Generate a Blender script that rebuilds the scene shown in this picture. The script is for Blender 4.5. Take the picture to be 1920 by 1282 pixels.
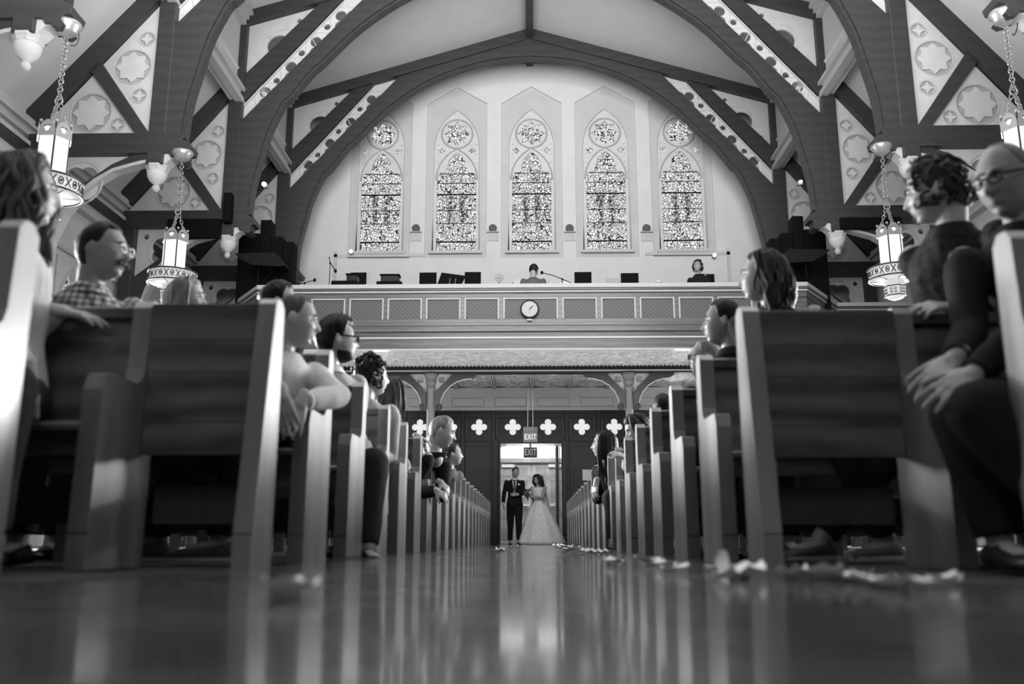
import bpy, math, random
import numpy as np
from mathutils import Vector, Matrix, noise
R = math.radians
random.seed(7)
for o in list(bpy.data.objects): bpy.data.objects.remove(o)
COL = bpy.context.scene.collection
SC = bpy.context.scene

# ---------------------------------------------------------------- camera
F_PX = 1700.0; TH = R(12.37); PS = R(1.218); CAM_Z = .09
cd = bpy.data.cameras.new('camera'); cam = bpy.data.objects.new('camera', cd); COL.objects.link(cam)
cam.location = (0, 0, CAM_Z); cam.rotation_euler = (R(90) + TH, 0, PS)
cd.sensor_fit = 'HORIZONTAL'; cd.sensor_width = 36; cd.lens = F_PX / 1920 * 36
cd.clip_start = .02; cd.clip_end = 200
cd.dof.use_dof = True; cd.dof.focus_distance = 19.5; cd.dof.aperture_fstop = 1.9
SC.camera = cam

# ---------------------------------------------------------------- world, lights, exposure
wd = bpy.data.worlds.new('world'); SC.world = wd; wd.use_nodes = True
wd.node_tree.nodes['Background'].inputs[0].default_value = (.8, .8, .8, 1)
wd.node_tree.nodes['Background'].inputs[1].default_value = .05
def area(name, loc, target, sx, sy, energy):
    l = bpy.data.lights.new(name, 'AREA'); l.shape = 'RECTANGLE'; l.size = sx; l.size_y = sy; l.energy = energy
    o = bpy.data.objects.new(name, l); COL.objects.link(o); o.location = loc
    o.rotation_euler = (Vector(target) - Vector(loc)).to_track_quat('-Z', 'Y').to_euler(); return o
def point(name, loc, energy, r=.1):
    l = bpy.data.lights.new(name, 'POINT'); l.energy = energy; l.shadow_soft_size = r
    o = bpy.data.objects.new(name, l); COL.objects.link(o); o.location = loc; return o
def soft(o, deg): o.data.spread = R(deg); return o
soft(area('nave_overhead_fill', (0, 13.5, 11.6), (0, 14.5, 0), 7, 7, 90), 110)  # added overhead fill just above the frame, not a fixture of the nave
soft(area('apse_clerestory_daylight', (0, -3, 10.5), (0, 22, 9.6), 9, 4, 280), 62)
soft(area('ceiling_fill_light', (0, 4.2, 6.4), (0, 11.5, 13), 9, 7, 1700), 120)  # added floating uplight that brightens the ceiling; no chandelier hangs here
soft(area('apse_light_on_floor', (0, -3.5, 6.5), (0, 1.6, 0), 3, 2, 17), 45)
for s in (-1, 1):
    for y, en in ((6.5, 95), (9.5, 300), (12.5, 520), (16.0, 520), (19.5, 380)):
        soft(area('aisle_window_daylight', (s*8.1, y, 2.75), (0, y-7.0, .9), 2.0, 1.3, en), 95)
soft(area('loft_bounce_fill', (0, 19.0, 1.5), (0, 19.0, 4), 9, 1.6, 55), 150)  # added upward light in place of bounce from the floor
soft(area('soffit_bounce_fill', (0, 17.2, 1.2), (0, 18.0, 4), 9, 1.2, 45), 120)  # another added uplight, brightens the front of the soffit
point('vestibule_lamp', (0, 23.6, 3.1), 85, .2)
point('under_loft_fill_left', (-3.5, 20.6, 3.2), 12, .2); point('under_loft_fill_right', (3.5, 20.6, 3.2), 12, .2)  # pair of added fill lights under the loft, no fixtures there
SC.view_settings.view_transform = 'Standard'; SC.view_settings.look = 'None'
SC.view_settings.gamma = 1; SC.view_settings.use_curve_mapping = False
SC.view_settings.exposure = 0.0

# ---------------------------------------------------------------- survey: a pixel and a depth give a point of the church
ct, st, cp, sp = math.cos(TH), math.sin(TH), math.cos(PS), math.sin(PS)
def at(px, py, D):
    dx = (px-960)/F_PX; dy = (641-py)/F_PX
    d = (-sp*ct+dx*cp+dy*sp*st, cp*ct+dx*sp-dy*cp*st, st+dy*ct)
    t = D/d[1]; return Vector((d[0]*t, D, CAM_Z+d[2]*t))
def xz(px, py, D):
    v = at(px, py, D); return (v.x, v.z)

# ---------------------------------------------------------------- materials
MATS = {}
def mat(name, g, rough=.6, coat=0, metal=0, nscale=None, namt=.3, stretch=(1, 1, 1), bump=0, rvar=0, emit=0, spec=.5, alpha=1, tint=None):
    m = bpy.data.materials.new(name); m.use_nodes = True; MATS[name] = m
    nt = m.node_tree; b = nt.nodes['Principled BSDF']
    b.inputs['Base Color'].default_value = (g, g, g, 1); b.inputs['Roughness'].default_value = rough
    b.inputs['Metallic'].default_value = metal; b.inputs['Coat Weight'].default_value = coat
    b.inputs['Coat Roughness'].default_value = .12; b.inputs['Specular IOR Level'].default_value = spec
    if emit: b.inputs['Emission Color'].default_value = (1, 1, 1, 1); b.inputs['Emission Strength'].default_value = emit
    if alpha < 1: b.inputs['Alpha'].default_value = alpha
    if nscale:
        tc = nt.nodes.new('ShaderNodeTexCoord'); mp = nt.nodes.new('ShaderNodeMapping'); mp.inputs['Scale'].default_value = stretch
        nz = nt.nodes.new('ShaderNodeTexNoise'); nz.inputs['Scale'].default_value = nscale; nz.inputs['Detail'].default_value = 5
        nt.links.new(tc.outputs['Object'], mp.inputs['Vector']); nt.links.new(mp.outputs['Vector'], nz.inputs['Vector'])
        mr = nt.nodes.new('ShaderNodeMapRange'); mr.inputs['From Min'].default_value = .3; mr.inputs['From Max'].default_value = .7
        mr.inputs['To Min'].default_value = g*(1-namt); mr.inputs['To Max'].default_value = g*(1+namt)
        nt.links.new(nz.outputs['Fac'], mr.inputs['Value']); nt.links.new(mr.outputs['Result'], b.inputs['Base Color'])
        if bump:
            bp = nt.nodes.new('ShaderNodeBump'); bp.inputs['Strength'].default_value = bump; bp.inputs['Distance'].default_value = .01
            nt.links.new(nz.outputs['Fac'], bp.inputs['Height']); nt.links.new(bp.outputs['Normal'], b.inputs['Normal'])
        if rvar:
            m2 = nt.nodes.new('ShaderNodeMapRange'); m2.inputs['To Min'].default_value = rough-rvar; m2.inputs['To Max'].default_value = rough+rvar
            nt.links.new(nz.outputs['Fac'], m2.inputs['Value']); nt.links.new(m2.outputs['Result'], b.inputs['Roughness'])
    return m
def wood(name, g, rough, coat, stretch, ring=3.0, amt=.45, croug=.16):
    """varnished wood with long grain and a few cathedral figures"""
    m = bpy.data.materials.new(name); m.use_nodes = True; nt = m.node_tree; b = nt.nodes['Principled BSDF']; N = nt.nodes.new; L = nt.links.new
    tc = N('ShaderNodeTexCoord'); mp = N('ShaderNodeMapping'); mp.inputs['Scale'].default_value = stretch
    L(tc.outputs['Object'], mp.inputs['Vector'])
    wv = N('ShaderNodeTexWave'); wv.wave_type = 'RINGS'; wv.inputs['Scale'].default_value = ring; wv.inputs['Distortion'].default_value = 5
    wv.inputs['Detail'].default_value = 3; wv.inputs['Detail Scale'].default_value = 1.2
    nz = N('ShaderNodeTexNoise'); nz.inputs['Scale'].default_value = 22; nz.inputs['Detail'].default_value = 6
    L(mp.outputs['Vector'], wv.inputs['Vector']); L(mp.outputs['Vector'], nz.inputs['Vector'])
    mx = N('ShaderNodeMix'); mx.data_type = 'FLOAT'; mx.inputs['Factor'].default_value = .55
    L(wv.outputs['Fac'], mx.inputs['A']); L(nz.outputs['Fac'], mx.inputs['B'])
    mr = N('ShaderNodeMapRange'); mr.inputs['From Min'].default_value = .2; mr.inputs['From Max'].default_value = .8
    mr.inputs['To Min'].default_value = g*(1-amt); mr.inputs['To Max'].default_value = g*(1+amt)
    L(mx.outputs['Result'], mr.inputs['Value']); L(mr.outputs['Result'], b.inputs['Base Color'])
    b.inputs['Roughness'].default_value = rough; b.inputs['Coat Weight'].default_value = coat; b.inputs['Coat Roughness'].default_value = croug; b.inputs['Coat IOR'].default_value = 1.6
    bp = N('ShaderNodeBump'); bp.inputs['Strength'].default_value = .12; bp.inputs['Distance'].default_value = .002
    L(nz.outputs['Fac'], bp.inputs['Height']); L(bp.outputs['Normal'], b.inputs['Normal'])
    return m
M_plaster = mat('warm_plaster', .62, .9, nscale=2.5, namt=.03)
M_ceil = mat('ceiling_plaster', .66, .9, nscale=1.5, namt=.03)
M_niche = mat('niche_paint', .50, .9, nscale=3, namt=.04)
M_trim = mat('painted_trim', .52, .6)
M_cream = mat('cream_panel', .58, .7, nscale=6, namt=.05)
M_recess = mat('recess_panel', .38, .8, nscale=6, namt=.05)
M_truss = wood('dark_truss_wood', .032, .5, .08, (1.2, 1.2, 1.2), 1.3, .16)
M_trusslow = M_truss
M_oak = wood('pew_oak_shaded', .07, .5, .35, (.3, 1, 1), 2.4, .6, .2)  # shade on the pew fronts put into a darker tone of the oak
M_oakv = wood('pew_oak_upright_lit', .15, .45, .75, (1, 1, .12), 1.5, .25, .22)  # same oak, upright grain; brightness of the aisle faces put into the colour
M_kneel = mat('kneeler_vinyl', .025, .5, nscale=30, namt=.2)
M_balc = wood('balcony_oak', .115, .5, .2, (.3, 1, 1), 3.0, .25)
M_trimw = mat('gilded_trim', .62, .4, coat=.2)
M_dark = wood('dark_screen_wood', .006, .5, .0, (1, 1, .3), 3.0, .4)
M_black = mat('black_matte', .004, .8, spec=.12)
M_blackg = mat('black_gloss', .006, .4, spec=.25)
M_metal = mat('dark_bronze', .07, .4, metal=.7, nscale=30, namt=.3)
M_chain = mat('brass_chain', .35, .35, metal=.8)
M_white = mat('white_enamel', .75, .4)
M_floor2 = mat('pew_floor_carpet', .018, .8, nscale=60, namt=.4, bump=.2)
M_grey = mat('grey_speaker_cloth', .10, .8)
M_paper = mat('white_paper', .75, .7)

def floor_mat():
    m = bpy.data.materials.new('polished_aisle'); m.use_nodes = True; nt = m.node_tree; b = nt.nodes['Principled BSDF']; N = nt.nodes.new; L = nt.links.new
    tc = N('ShaderNodeTexCoord')
    n1 = N('ShaderNodeTexNoise'); n1.inputs['Scale'].default_value = 2.2; n1.inputs['Detail'].default_value = 4
    n2 = N('ShaderNodeTexNoise'); n2.inputs['Scale'].default_value = 45; n2.inputs['Detail'].default_value = 3
    n3 = N('ShaderNodeTexNoise'); n3.inputs['Scale'].default_value = 6; n3.inputs['Detail'].default_value = 2
    for n in (n1, n2, n3): L(tc.outputs['Object'], n.inputs['Vector'])
    mr = N('ShaderNodeMapRange'); mr.inputs['From Min'].default_value = .35; mr.inputs['From Max'].default_value = .65
    mr.inputs['To Min'].default_value = .05; mr.inputs['To Max'].default_value = .10
    L(n1.outputs['Fac'], mr.inputs['Value']); L(mr.outputs['Result'], b.inputs['Base Color'])
    m2 = N('ShaderNodeMapRange'); m2.inputs['From Min'].default_value = .3; m2.inputs['From Max'].default_value = .7
    m2.inputs['To Min'].default_value = .20; m2.inputs['To Max'].default_value = .30
    b.inputs['Coat Weight'].default_value = .6; b.inputs['Coat Roughness'].default_value = .09
    L(n3.outputs['Fac'], m2.inputs['Value']); L(m2.outputs['Result'], b.inputs['Roughness'])
    b.inputs['Specular IOR Level'].default_value = .5
    bp = N('ShaderNodeBump'); bp.inputs['Strength'].default_value = .05; bp.inputs['Distance'].default_value = .01
    L(n2.outputs['Fac'], bp.inputs['Height']); L(bp.outputs['Normal'], b.inputs['Normal'])
    return m
M_floor = floor_mat()

def glass_mat(name, seed, figure=False, strength=.92):
    """backlit stained glass: pale cells of colourless glass between dark lead cames"""
    m = bpy.data.materials.new(name); m.use_nodes = True; nt = m.node_tree; nt.nodes.clear(); N = nt.nodes.new; L = nt.links.new
    out = N('ShaderNodeOutputMaterial'); em = N('ShaderNodeEmission'); L(em.outputs[0], out.inputs[0])
    tc = N('ShaderNodeTexCoord'); mp = N('ShaderNodeMapping'); mp.inputs['Location'].default_value = (seed*3.7, 0, seed*1.3); L(tc.outputs['Object'], mp.inputs['Vector'])
    dn = N('ShaderNodeTexNoise'); dn.inputs['Scale'].default_value = 5; L(mp.outputs['Vector'], dn.inputs['Vector'])
    ad = N('ShaderNodeVectorMath'); ad.operation = 'MULTIPLY_ADD'; L(dn.outputs['Color'], ad.inputs[0]); ad.inputs[1].default_value = (.12, .12, .12); L(mp.outputs['Vector'], ad.inputs[2])
    def vor(scale, feat):
        v = N('ShaderNodeTexVoronoi'); v.inputs['Scale'].default_value = scale; v.feature = feat; L(ad.outputs[0], v.inputs['Vector']); return v
    v1 = vor(15, 'DISTANCE_TO_EDGE'); c1 = vor(15, 'F1')
    st_ = N('ShaderNodeMapRange'); st_.inputs['From Min'].default_value = .05; st_.inputs['From Max'].default_value = .11
    L(v1.outputs['Distance'], st_.inputs['Value'])
    sep = N('ShaderNodeSeparateColor'); L(c1.outputs['Color'], sep.inputs[0])
    cr = N('ShaderNodeMapRange'); cr.inputs['From Min'].default_value = 0; cr.inputs['From Max'].default_value = .5; cr.inputs['To Min'].default_value = .6; cr.inputs['To Max'].default_value = 1
    L(sep.outputs[0], cr.inputs['Value'])
    mul = N('ShaderNodeMath'); mul.operation = 'MULTIPLY'; L(st_.outputs['Result'], mul.inputs[0]); L(cr.outputs['Result'], mul.inputs[1])
    last = mul.outputs[0]
    if figure:
        # two darker draped strips of glass, part of the drawn figure
        sx = N('ShaderNodeSeparateXYZ'); L(tc.outputs['Object'], sx.inputs[0])
        ab = N('ShaderNodeMath'); ab.operation = 'ABSOLUTE'; L(sx.outputs['X'], ab.inputs[0])
        d = N('ShaderNodeMath'); d.operation = 'SUBTRACT'; L(ab.outputs[0], d.inputs[0]); d.inputs[1].default_value = .15
        d2 = N('ShaderNodeMath'); d2.operation = 'ABSOLUTE'; L(d.outputs[0], d2.inputs[0])
        g = N('ShaderNodeMapRange'); g.inputs['From Min'].default_value = .03; g.inputs['From Max'].default_value = .10; g.inputs['To Min'].default_value = 1; g.inputs['To Max'].default_value = 0
        L(d2.outputs[0], g.inputs['Value'])
        z1 = N('ShaderNodeMapRange'); z1.inputs['From Min'].default_value = .55; z1.inputs['From Max'].default_value = .85; L(sx.outputs['Z'], z1.inputs['Value'])
        z2 = N('ShaderNodeMapRange'); z2.inputs['From Min'].default_value = 1.45; z2.inputs['From Max'].default_value = 1.65; z2.inputs['To Min'].default_value = 1; z2.inputs['To Max'].default_value = 0; L(sx.outputs['Z'], z2.inputs['Value'])
        a = N('ShaderNodeMath'); a.operation = 'MULTIPLY'; L(g.outputs['Result'], a.inputs[0]); L(z1.outputs['Result'], a.inputs[1])
        a2 = N('ShaderNodeMath'); a2.operation = 'MULTIPLY'; L(a.outputs[0], a2.inputs[0]); L(z2.outputs['Result'], a2.inputs[1])
        fn = N('ShaderNodeTexNoise'); fn.inputs['Scale'].default_value = 14; L(mp.outputs['Vector'], fn.inputs['Vector'])
        fr = N('ShaderNodeMapRange'); fr.inputs['From Min'].default_value = .42; fr.inputs['From Max'].default_value = .52; L(fn.outputs['Fac'], fr.inputs['Value'])
        a3 = N('ShaderNodeMath'); a3.operation = 'MULTIPLY'; L(a2.outputs[0], a3.inputs[0]); L(fr.outputs['Result'], a3.inputs[1])
        iv = N('ShaderNodeMath'); iv.operation = 'MULTIPLY_ADD'; L(a3.outputs[0], iv.inputs[0]); iv.inputs[1].default_value = -.9; iv.inputs[2].default_value = 1
        mm = N('ShaderNodeMath'); mm.operation = 'MULTIPLY'; L(last, mm.inputs[0]); L(iv.outputs[0], mm.inputs[1]); last = mm.outputs[0]
    mr = N('ShaderNodeMapRange'); mr.inputs['To Min'].default_value = .02; mr.inputs['To Max'].default_value = strength
    L(last, mr.inputs['Value']); L(mr.outputs['Result'], em.inputs['Strength'])
    return m

# ---------------------------------------------------------------- mesh helpers
class MB:
    def __init__(s): s.v = []; s.f = []
    def add(s, vs, fs):
        n = len(s.v); s.v += [tuple(v) for v in vs]; s.f += [tuple(i+n for i in f) for f in fs]; return s
    def box(s, x0, x1, y0, y1, z0, z1):
        vs = [(x, y, z) for x in (x0, x1) for y in (y0, y1) for z in (z0, z1)]
        return s.add(vs, [(0, 1, 3, 2), (4, 6, 7, 5), (0, 4, 5, 1), (2, 3, 7, 6), (0, 2, 6, 4), (1, 5, 7, 3)])
    def cbox(s, x0, x1, y0, y1, z0, z1, c=.006):
        """box with chamfered long edges"""
        xs = sorted((x0, x1)); ys = sorted((y0, y1)); zs = sorted((z0, z1))
        c = min(c, *(.45*(a[1]-a[0]) for a in (xs, ys, zs)))
        P = []
        for z, i in ((zs[0], c), (zs[0]+c, 0), (zs[1]-c, 0), (zs[1], c)):
            P.append([(xs[0]+i+c*(i == 0), ys[0]+i, z), (xs[1]-i-c*(i == 0), ys[0]+i, z), (xs[1]-i, ys[0]+i+c*(i == 0), z), (xs[1]-i, ys[1]-i-c*(i == 0), z),
                      (xs[1]-i-c*(i == 0), ys[1]-i, z), (xs[0]+i+c*(i == 0), ys[1]-i, z), (xs[0]+i, ys[1]-i-c*(i == 0), z), (xs[0]+i, ys[0]+i+c*(i == 0), z)])
        return s.loft(P)
    def loft(s, rings, caps=True):
        n = len(rings[0]); vs = [p for r in rings for p in r]; fs = []
        for i in range(len(rings)-1):
            for j in range(n):
                k = (j+1) % n; fs.append((i*n+j, i*n+k, (i+1)*n+k, (i+1)*n+j))
        if caps: fs.append(tuple(range(n-1, -1, -1))); fs.append(tuple((len(rings)-1)*n+j for j in range(n)))
        return s.add(vs, fs)
    def prism(s, poly, y0, y1):
        """polygon in XZ extruded along Y"""
        return s.loft([[(p[0], y0, p[1]) for p in poly], [(p[0], y1, p[1]) for p in poly]])
    def prism_x(s, poly, x0, x1):
        return s.loft([[(x0, p[0], p[1]) for p in poly], [(x1, p[0], p[1]) for p in poly]])
    def bar(s, a, b, w, d):
        """rectangular bar in the XZ plane from a to b (x,z), width w, between y = -d/2 and d/2"""
        dx, dz = b[0]-a[0], b[1]-a[1]; l = math.hypot(dx, dz); nx, nz = -dz/l*w/2, dx/l*w/2
        return s.prism([(a[0]+nx, a[1]+nz), (b[0]+nx, b[1]+nz), (b[0]-nx, b[1]-nz), (a[0]-nx, a[1]-nz)], -d/2, d/2)
    def tube(s, pts, r, n=8, closed=False, caps=True):
        pts = [Vector(p) for p in pts]; m = len(pts); rs = r if isinstance(r, (list, tuple)) else [r]*m
        rings = []; up = None
        for i, p in enumerate(pts):
            if closed: t = pts[(i+1) % m]-pts[i-1]
            else: t = pts[min(i+1, m-1)]-pts[max(i-1, 0)]
            t.normalize()
            if up is None: up = Vector((0, 0, 1)) if abs(t.z) < .9 else Vector((1, 0, 0))
            u = up - t*up.dot(t)
            if u.length < 1e-4: u = t.orthogonal()
            u.normalize(); up = u; w = t.cross(u)
            rings.append([tuple(p+(u*math.cos(2*math.pi*k/n)+w*math.sin(2*math.pi*k/n))*rs[i]) for k in range(n)])
        if closed: rings.append(rings[0]); return s.loft(rings, False)
        return s.loft(rings, caps)
    def lathe(s, prof, n=24, c=(0, 0, 0), caps=True):
        return s.loft([[(c[0]+r*math.cos(2*math.pi*k/n), c[1]+r*math.sin(2*math.pi*k/n), c[2]+z) for k in range(n)] for r, z in prof], caps)
    def ball(s, c, r, n=12, m=8):
        r = r if isinstance(r, (tuple, list)) else (r, r, r)
        return s.loft([[(c[0]+r[0]*math.sin(a)*math.cos(2*math.pi*k/n), c[1]+r[1]*math.sin(a)*math.sin(2*math.pi*k/n), c[2]-r[2]*math.cos(a)) for k in range(n)]
                       for a in [math.pi*(i+.02)/(m+.04) for i in range(m+1)]])
    def mesh(s, name, material, smooth=False):
        me = bpy.data.meshes.new(name); me.from_pydata(s.v, [], s.f); me.update()
        if material: me.materials.append(material)
        if smooth is True: me.polygons.foreach_set('use_smooth', [True]*len(me.polygons))
        return me
    def build(s, name, material, parent=None, smooth=False, loc=(0, 0, 0)):
        return link(name, s.mesh(name, material, smooth), parent, loc)
def link(name, me, parent=None, loc=(0, 0, 0)):
    o = bpy.data.objects.new(name, me); COL.objects.link(o); o.location = loc
    if parent: o.parent = parent
    return o
def tag(o, label=None, cat=None, group=None, kind=None):
    if label: o['label'] = label
    if cat: o['category'] = cat
    if group: o['group'] = group
    if kind: o['kind'] = kind
    return o
def empty(name, loc=(0, 0, 0), rz=0):
    o = bpy.data.objects.new(name, None); COL.objects.link(o); o.location = loc; o.rotation_euler = (0, 0, rz); o.empty_display_size = .1; return o
def copy_tree(o, parent=None):
    c = o.copy(); COL.objects.link(c)
    if parent: c.parent = parent
    for ch in o.children: copy_tree(ch, c)
    return c
def flat(name, polys, t, material, parent=None, y=0, bevel=0, loc=(0, 0, 0), s=1):
    """flat sheet in the XZ plane with any inner outlines cut out as holes; y is the front face, t the thickness"""
    cu = bpy.data.curves.new(name, 'CURVE'); cu.dimensions = '2D'; cu.fill_mode = 'BOTH'; cu.extrude = max(t/2-bevel, .0005); cu.bevel_depth = bevel; cu.offset = -bevel
    for p in polys:
        sl = cu.splines.new('POLY'); sl.points.add(len(p)-1); sl.use_cyclic_u = True
        for q, pt in zip(sl.points, p): q.co = (pt[0], pt[1], 0, 1)
    ob = bpy.data.objects.new('tmp', cu); me = bpy.data.meshes.new_from_object(ob)
    bpy.data.objects.remove(ob); bpy.data.curves.remove(cu); me.name = name
    n = len(me.vertices); co = np.empty(n*3); me.vertices.foreach_get('co', co); co = co.reshape(-1, 3)
    out = np.stack([co[:, 0], -co[:, 2]+y+t/2, co[:, 1]], 1)
    if s < 0: out[:, 0] *= -1
    me.vertices.foreach_set('co', out.ravel())
    if s < 0: me.flip_normals()
    me.materials.clear(); me.materials.append(material); me.update()
    me.polygons.foreach_set('use_smooth', [False]*len(me.polygons))
    return link(name, me, parent, loc)
def circ(cx, cz, r, n=28): return [(cx+r*math.cos(2*math.pi*i/n), cz+r*math.sin(2*math.pi*i/n)) for i in range(n)]
def foil(cx, cz, n, b, a, rot=0, k=12):
    out = []
    for i in range(n*k):
        t = 2*math.pi*i/(n*k); ph = (t % (2*math.pi/n))-math.pi/n
        r = b*math.cos(ph)+math.sqrt(max(a*a-(b*math.sin(ph))**2, 0)); t += rot
        out.append((cx+r*math.cos(t), cz+r*math.sin(t)))
    return out
def star(cx, cz, n, R1, r1, rot=math.pi/2):
    return [(cx+(R1 if i % 2 == 0 else r1)*math.cos(rot+math.pi*i/n), cz+(R1 if i % 2 == 0 else r1)*math.sin(rot+math.pi*i/n)) for i in range(2*n)]
def gothic(cx, w, z0, zs, za, n=10):
    """pointed arch outline: half width w, sill z0, spring zs, apex za"""
    h = za-zs; Rr = (h*h+w*w)/(2*w); out = [(cx-w, z0), (cx+w, z0)]
    a1 = math.asin(min(1, h/Rr))
    for i in range(n+1):
        a = a1*i/n; out.append((cx+w-Rr+Rr*math.cos(a), zs+Rr*math.sin(a)))
    for i in range(n-1, -1, -1):
        a = a1*i/n; out.append((cx-w+Rr-Rr*math.cos(a), zs+Rr*math.sin(a)))
    return out
def struct(o, label=None): o['kind'] = 'structure'; return o
ORD = ['first', 'second', 'third', 'fourth', 'fifth', 'sixth', 'seventh', 'eighth', 'ninth', 'tenth', 'eleventh', 'twelfth', 'thirteenth', 'fourteenth',
       'fifteenth', 'sixteenth', 'seventeenth', 'eighteenth', 'nineteenth', 'twentieth', 'twenty-first', 'twenty-second']
# ================================================================ THE SHELL
YB = 22.0; Y0 = -8.0
XA, XR = -.92, .79                                  # aisle faces of the pew ends
struct(MB().box(XA-.12, XR+.12, 2.05, 25.2, -.12, 0).build('floor', M_floor))
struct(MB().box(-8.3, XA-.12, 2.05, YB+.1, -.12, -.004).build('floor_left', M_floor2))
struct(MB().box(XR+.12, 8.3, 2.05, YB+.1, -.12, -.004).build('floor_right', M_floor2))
struct(MB().box(-8.3, 8.3, Y0, 2.05, -.12, 0).build('floor_front', M_floor))
for s, nm in ((-1, 'left'), (1, 'right')):
    xe = XA-.12 if s < 0 else XR+.12
    struct(MB().box(xe-.01, xe+.01, 2.05, 21.8, -.01, .003).build('trim_%d' % (1 if s < 0 else 2), M_metal))
    # nave ceiling slope
    struct(MB().prism([(0, 12.72), (s*6.0, 10.90), (s*6.0, 11.1), (0, 12.92)], Y0, YB+.3).build('ceiling_'+nm, M_ceil))
    # aisle ceiling slope behind the rafters
    struct(MB().prism([(s*5.98, 9.62), (s*8.36, 6.75), (s*8.5, 6.9), (s*6.1, 9.8)], Y0, YB+.3).build('ceiling_aisle_'+nm, M_ceil))
    # clerestory wall with round star windows between the trusses
    mids = [1.0, 4.2, 7.9, 11.7, 15.35, 18.95]
    cl = MB(); y = Y0
    def wallpiece(y0, y1, z0, z1): cl.box(s*6.02, s*6.14, y0, y1, z0, z1)
    for m_ in mids:
        wallpiece(y, m_-.55, 8.9, 11.2); wallpiece(m_-.55, m_+.55, 8.9, 9.4); wallpiece(m_-.55, m_+.55, 10.55, 11.2); y = m_+.55
    wallpiece(y, YB+.3, 8.9, 11.2)
    struct(cl.build('wall_clerestory_'+nm, M_cream))
    for i, m_ in enumerate(mids[3:]):
        # pierced plate, turned into the wall plane
        o = flat('window_surround', [[(-.6, -.62), (.6, -.62), (.6, .62), (-.6, .62)], star(0, 0, 8, .40, .28)], .08, M_cream, None, 0)
        o.rotation_euler = (0, 0, R(-90*s)); o.location = (s*6.03, m_, 9.975)
        o.name = 'window_%d' % (6+i+(3 if s > 0 else 0)); struct(o)
        tr = MB().tube([(.47*math.cos(a*R(15)), 0, .47*math.sin(a*R(15))) for a in range(24)], .02, 6, True).build('ring_moulding', M_trim, o, True)
        g = flat('pane', [circ(0, 0, .5)], .01, None, o, .09)
        g.data.materials.clear(); g.data.materials.append(glass_mat('round_glass', i+3+s, strength=.85))
    # cornices along the nave
    cz = MB()
    for (x0, x1, z0, z1) in ((5.86, 6.02, 8.86, 8.96), (5.92, 6.02, 8.96, 9.10), (5.84, 6.02, 9.10, 9.17), (5.95, 6.02, 9.17, 9.26)):
        cz.box(s*x0, s*x1, Y0, YB, z0, z1)
    struct(cz.build('trim_cornice_'+nm, M_trim))
    cz = MB()
    for (x0, x1, z0, z1) in ((5.84, 6.02, 10.70, 10.80), (5.76, 6.02, 10.80, 10.88), (5.90, 6.02, 10.6, 10.7)): cz.box(s*x0, s*x1, Y0, YB, z0, z1)
    struct(cz.build('trim_eaves_'+nm, M_trim))
    # outer aisle wall, its string courses and lancet windows
    wins = [2.2, 7.9, 11.7, 15.35, 18.95]
    aw = MB(); y = Y0
    for m_ in wins:
        aw.box(s*8.2, s*8.4, y, m_-.5, 0, 7.2); aw.box(s*8.2, s*8.4, m_-.5, m_+.5, 0, 1.6); aw.box(s*8.2, s*8.4, m_-.5, m_+.5, 4.9, 7.2); y = m_+.5
    aw.box(s*8.2, s*8.4, y, YB+.3, 0, 7.2)
    struct(aw.build('wall_'+nm, M_plaster))
    for i, m_ in enumerate(wins[1:]):
        o = flat('w', [[(-.52, 1.55), (.52, 1.55), (.52, 4.95), (-.52, 4.95)], gothic(0, .38, 1.8, 3.9, 4.75)], .08, M_cream, None, 0)
        o.rotation_euler = (0, 0, R(-90*s)); o.location = (s*8.17, m_, 0); o.name = 'window_%d' % (12+i+(4 if s > 0 else 0)); struct(o)
        MB().tube([(p[0], 0, p[1]) for p in gothic(0, .43, 1.75, 3.9, 4.83)], .025, 6, True).build('arch_moulding', M_trim, o, True)
        g = flat('pane', [gothic(0, .42, 1.7, 3.9, 4.8)], .01, None, o, .09)
        g.data.materials.clear(); g.data.materials.append(glass_mat('aisle_glass', i+11+s, strength=.6))
    cz = MB()
    for (x0, z0, z1) in ((8.02, 6.62, 6.74), (8.10, 6.5, 6.62), (8.05, 6.30, 6.38), (8.1, 5.95, 6.12), (8.04, 5.9, 5.95), (8.14, 5.05, 5.12)): cz.box(s*x0, s*8.2, Y0, YB, z0, z1)
    struct(cz.build('trim_aisle_'+nm, M_trim))
    struct(MB().box(s*8.04, s*8.2, Y0, YB, 6.12, 6.30).build('trim_wall_plate_'+nm, M_truss))
struct(MB().box(-.09, .09, Y0, YB, 12.42, 12.72).build('trim_ridge_beam', M_truss))

# ---------------------------------------------------------------- window wall above the loft
WX = [-3.87, -1.91, .04, 1.96, 3.90]
niches = [[(cx-.79, 7.1), (cx+.79, 7.1), (cx+.79, 11.36), (cx, 11.84), (cx-.79, 11.36)] for cx in WX]
outer = [(-8.4, 3.77), (8.4, 3.77), (8.4, 13), (-8.4, 13)]
struct(flat('wall_back', [outer]+niches, .06, M_plaster, None, YB))
arches = [gothic(cx, .60, 7.3, 10.15, 11.22, 14) for cx in WX]
struct(flat('wall_niche', [[(-4.8, 7.0), (4.8, 7.0), (4.8, 12.0), (-4.8, 12.0)]]+arches, .05, M_niche, None, YB+.06))
lanc = [(.51, 7.35), (.51, 9.30), (.49, 9.40), (.42, 9.46), (.33, 9.45), (.28, 9.49), (.26, 9.62), (.20, 9.82), (.11, 9.95), (0, 10.03)]
lanc = lanc + [(-x, z) for x, z in lanc[-2::-1]]
GM = [glass_mat('stained_glass_%s' % w_, i*1.7, True, .95) for i, w_ in enumerate(('far_left', 'left', 'centre', 'right', 'far_right'))]
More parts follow.
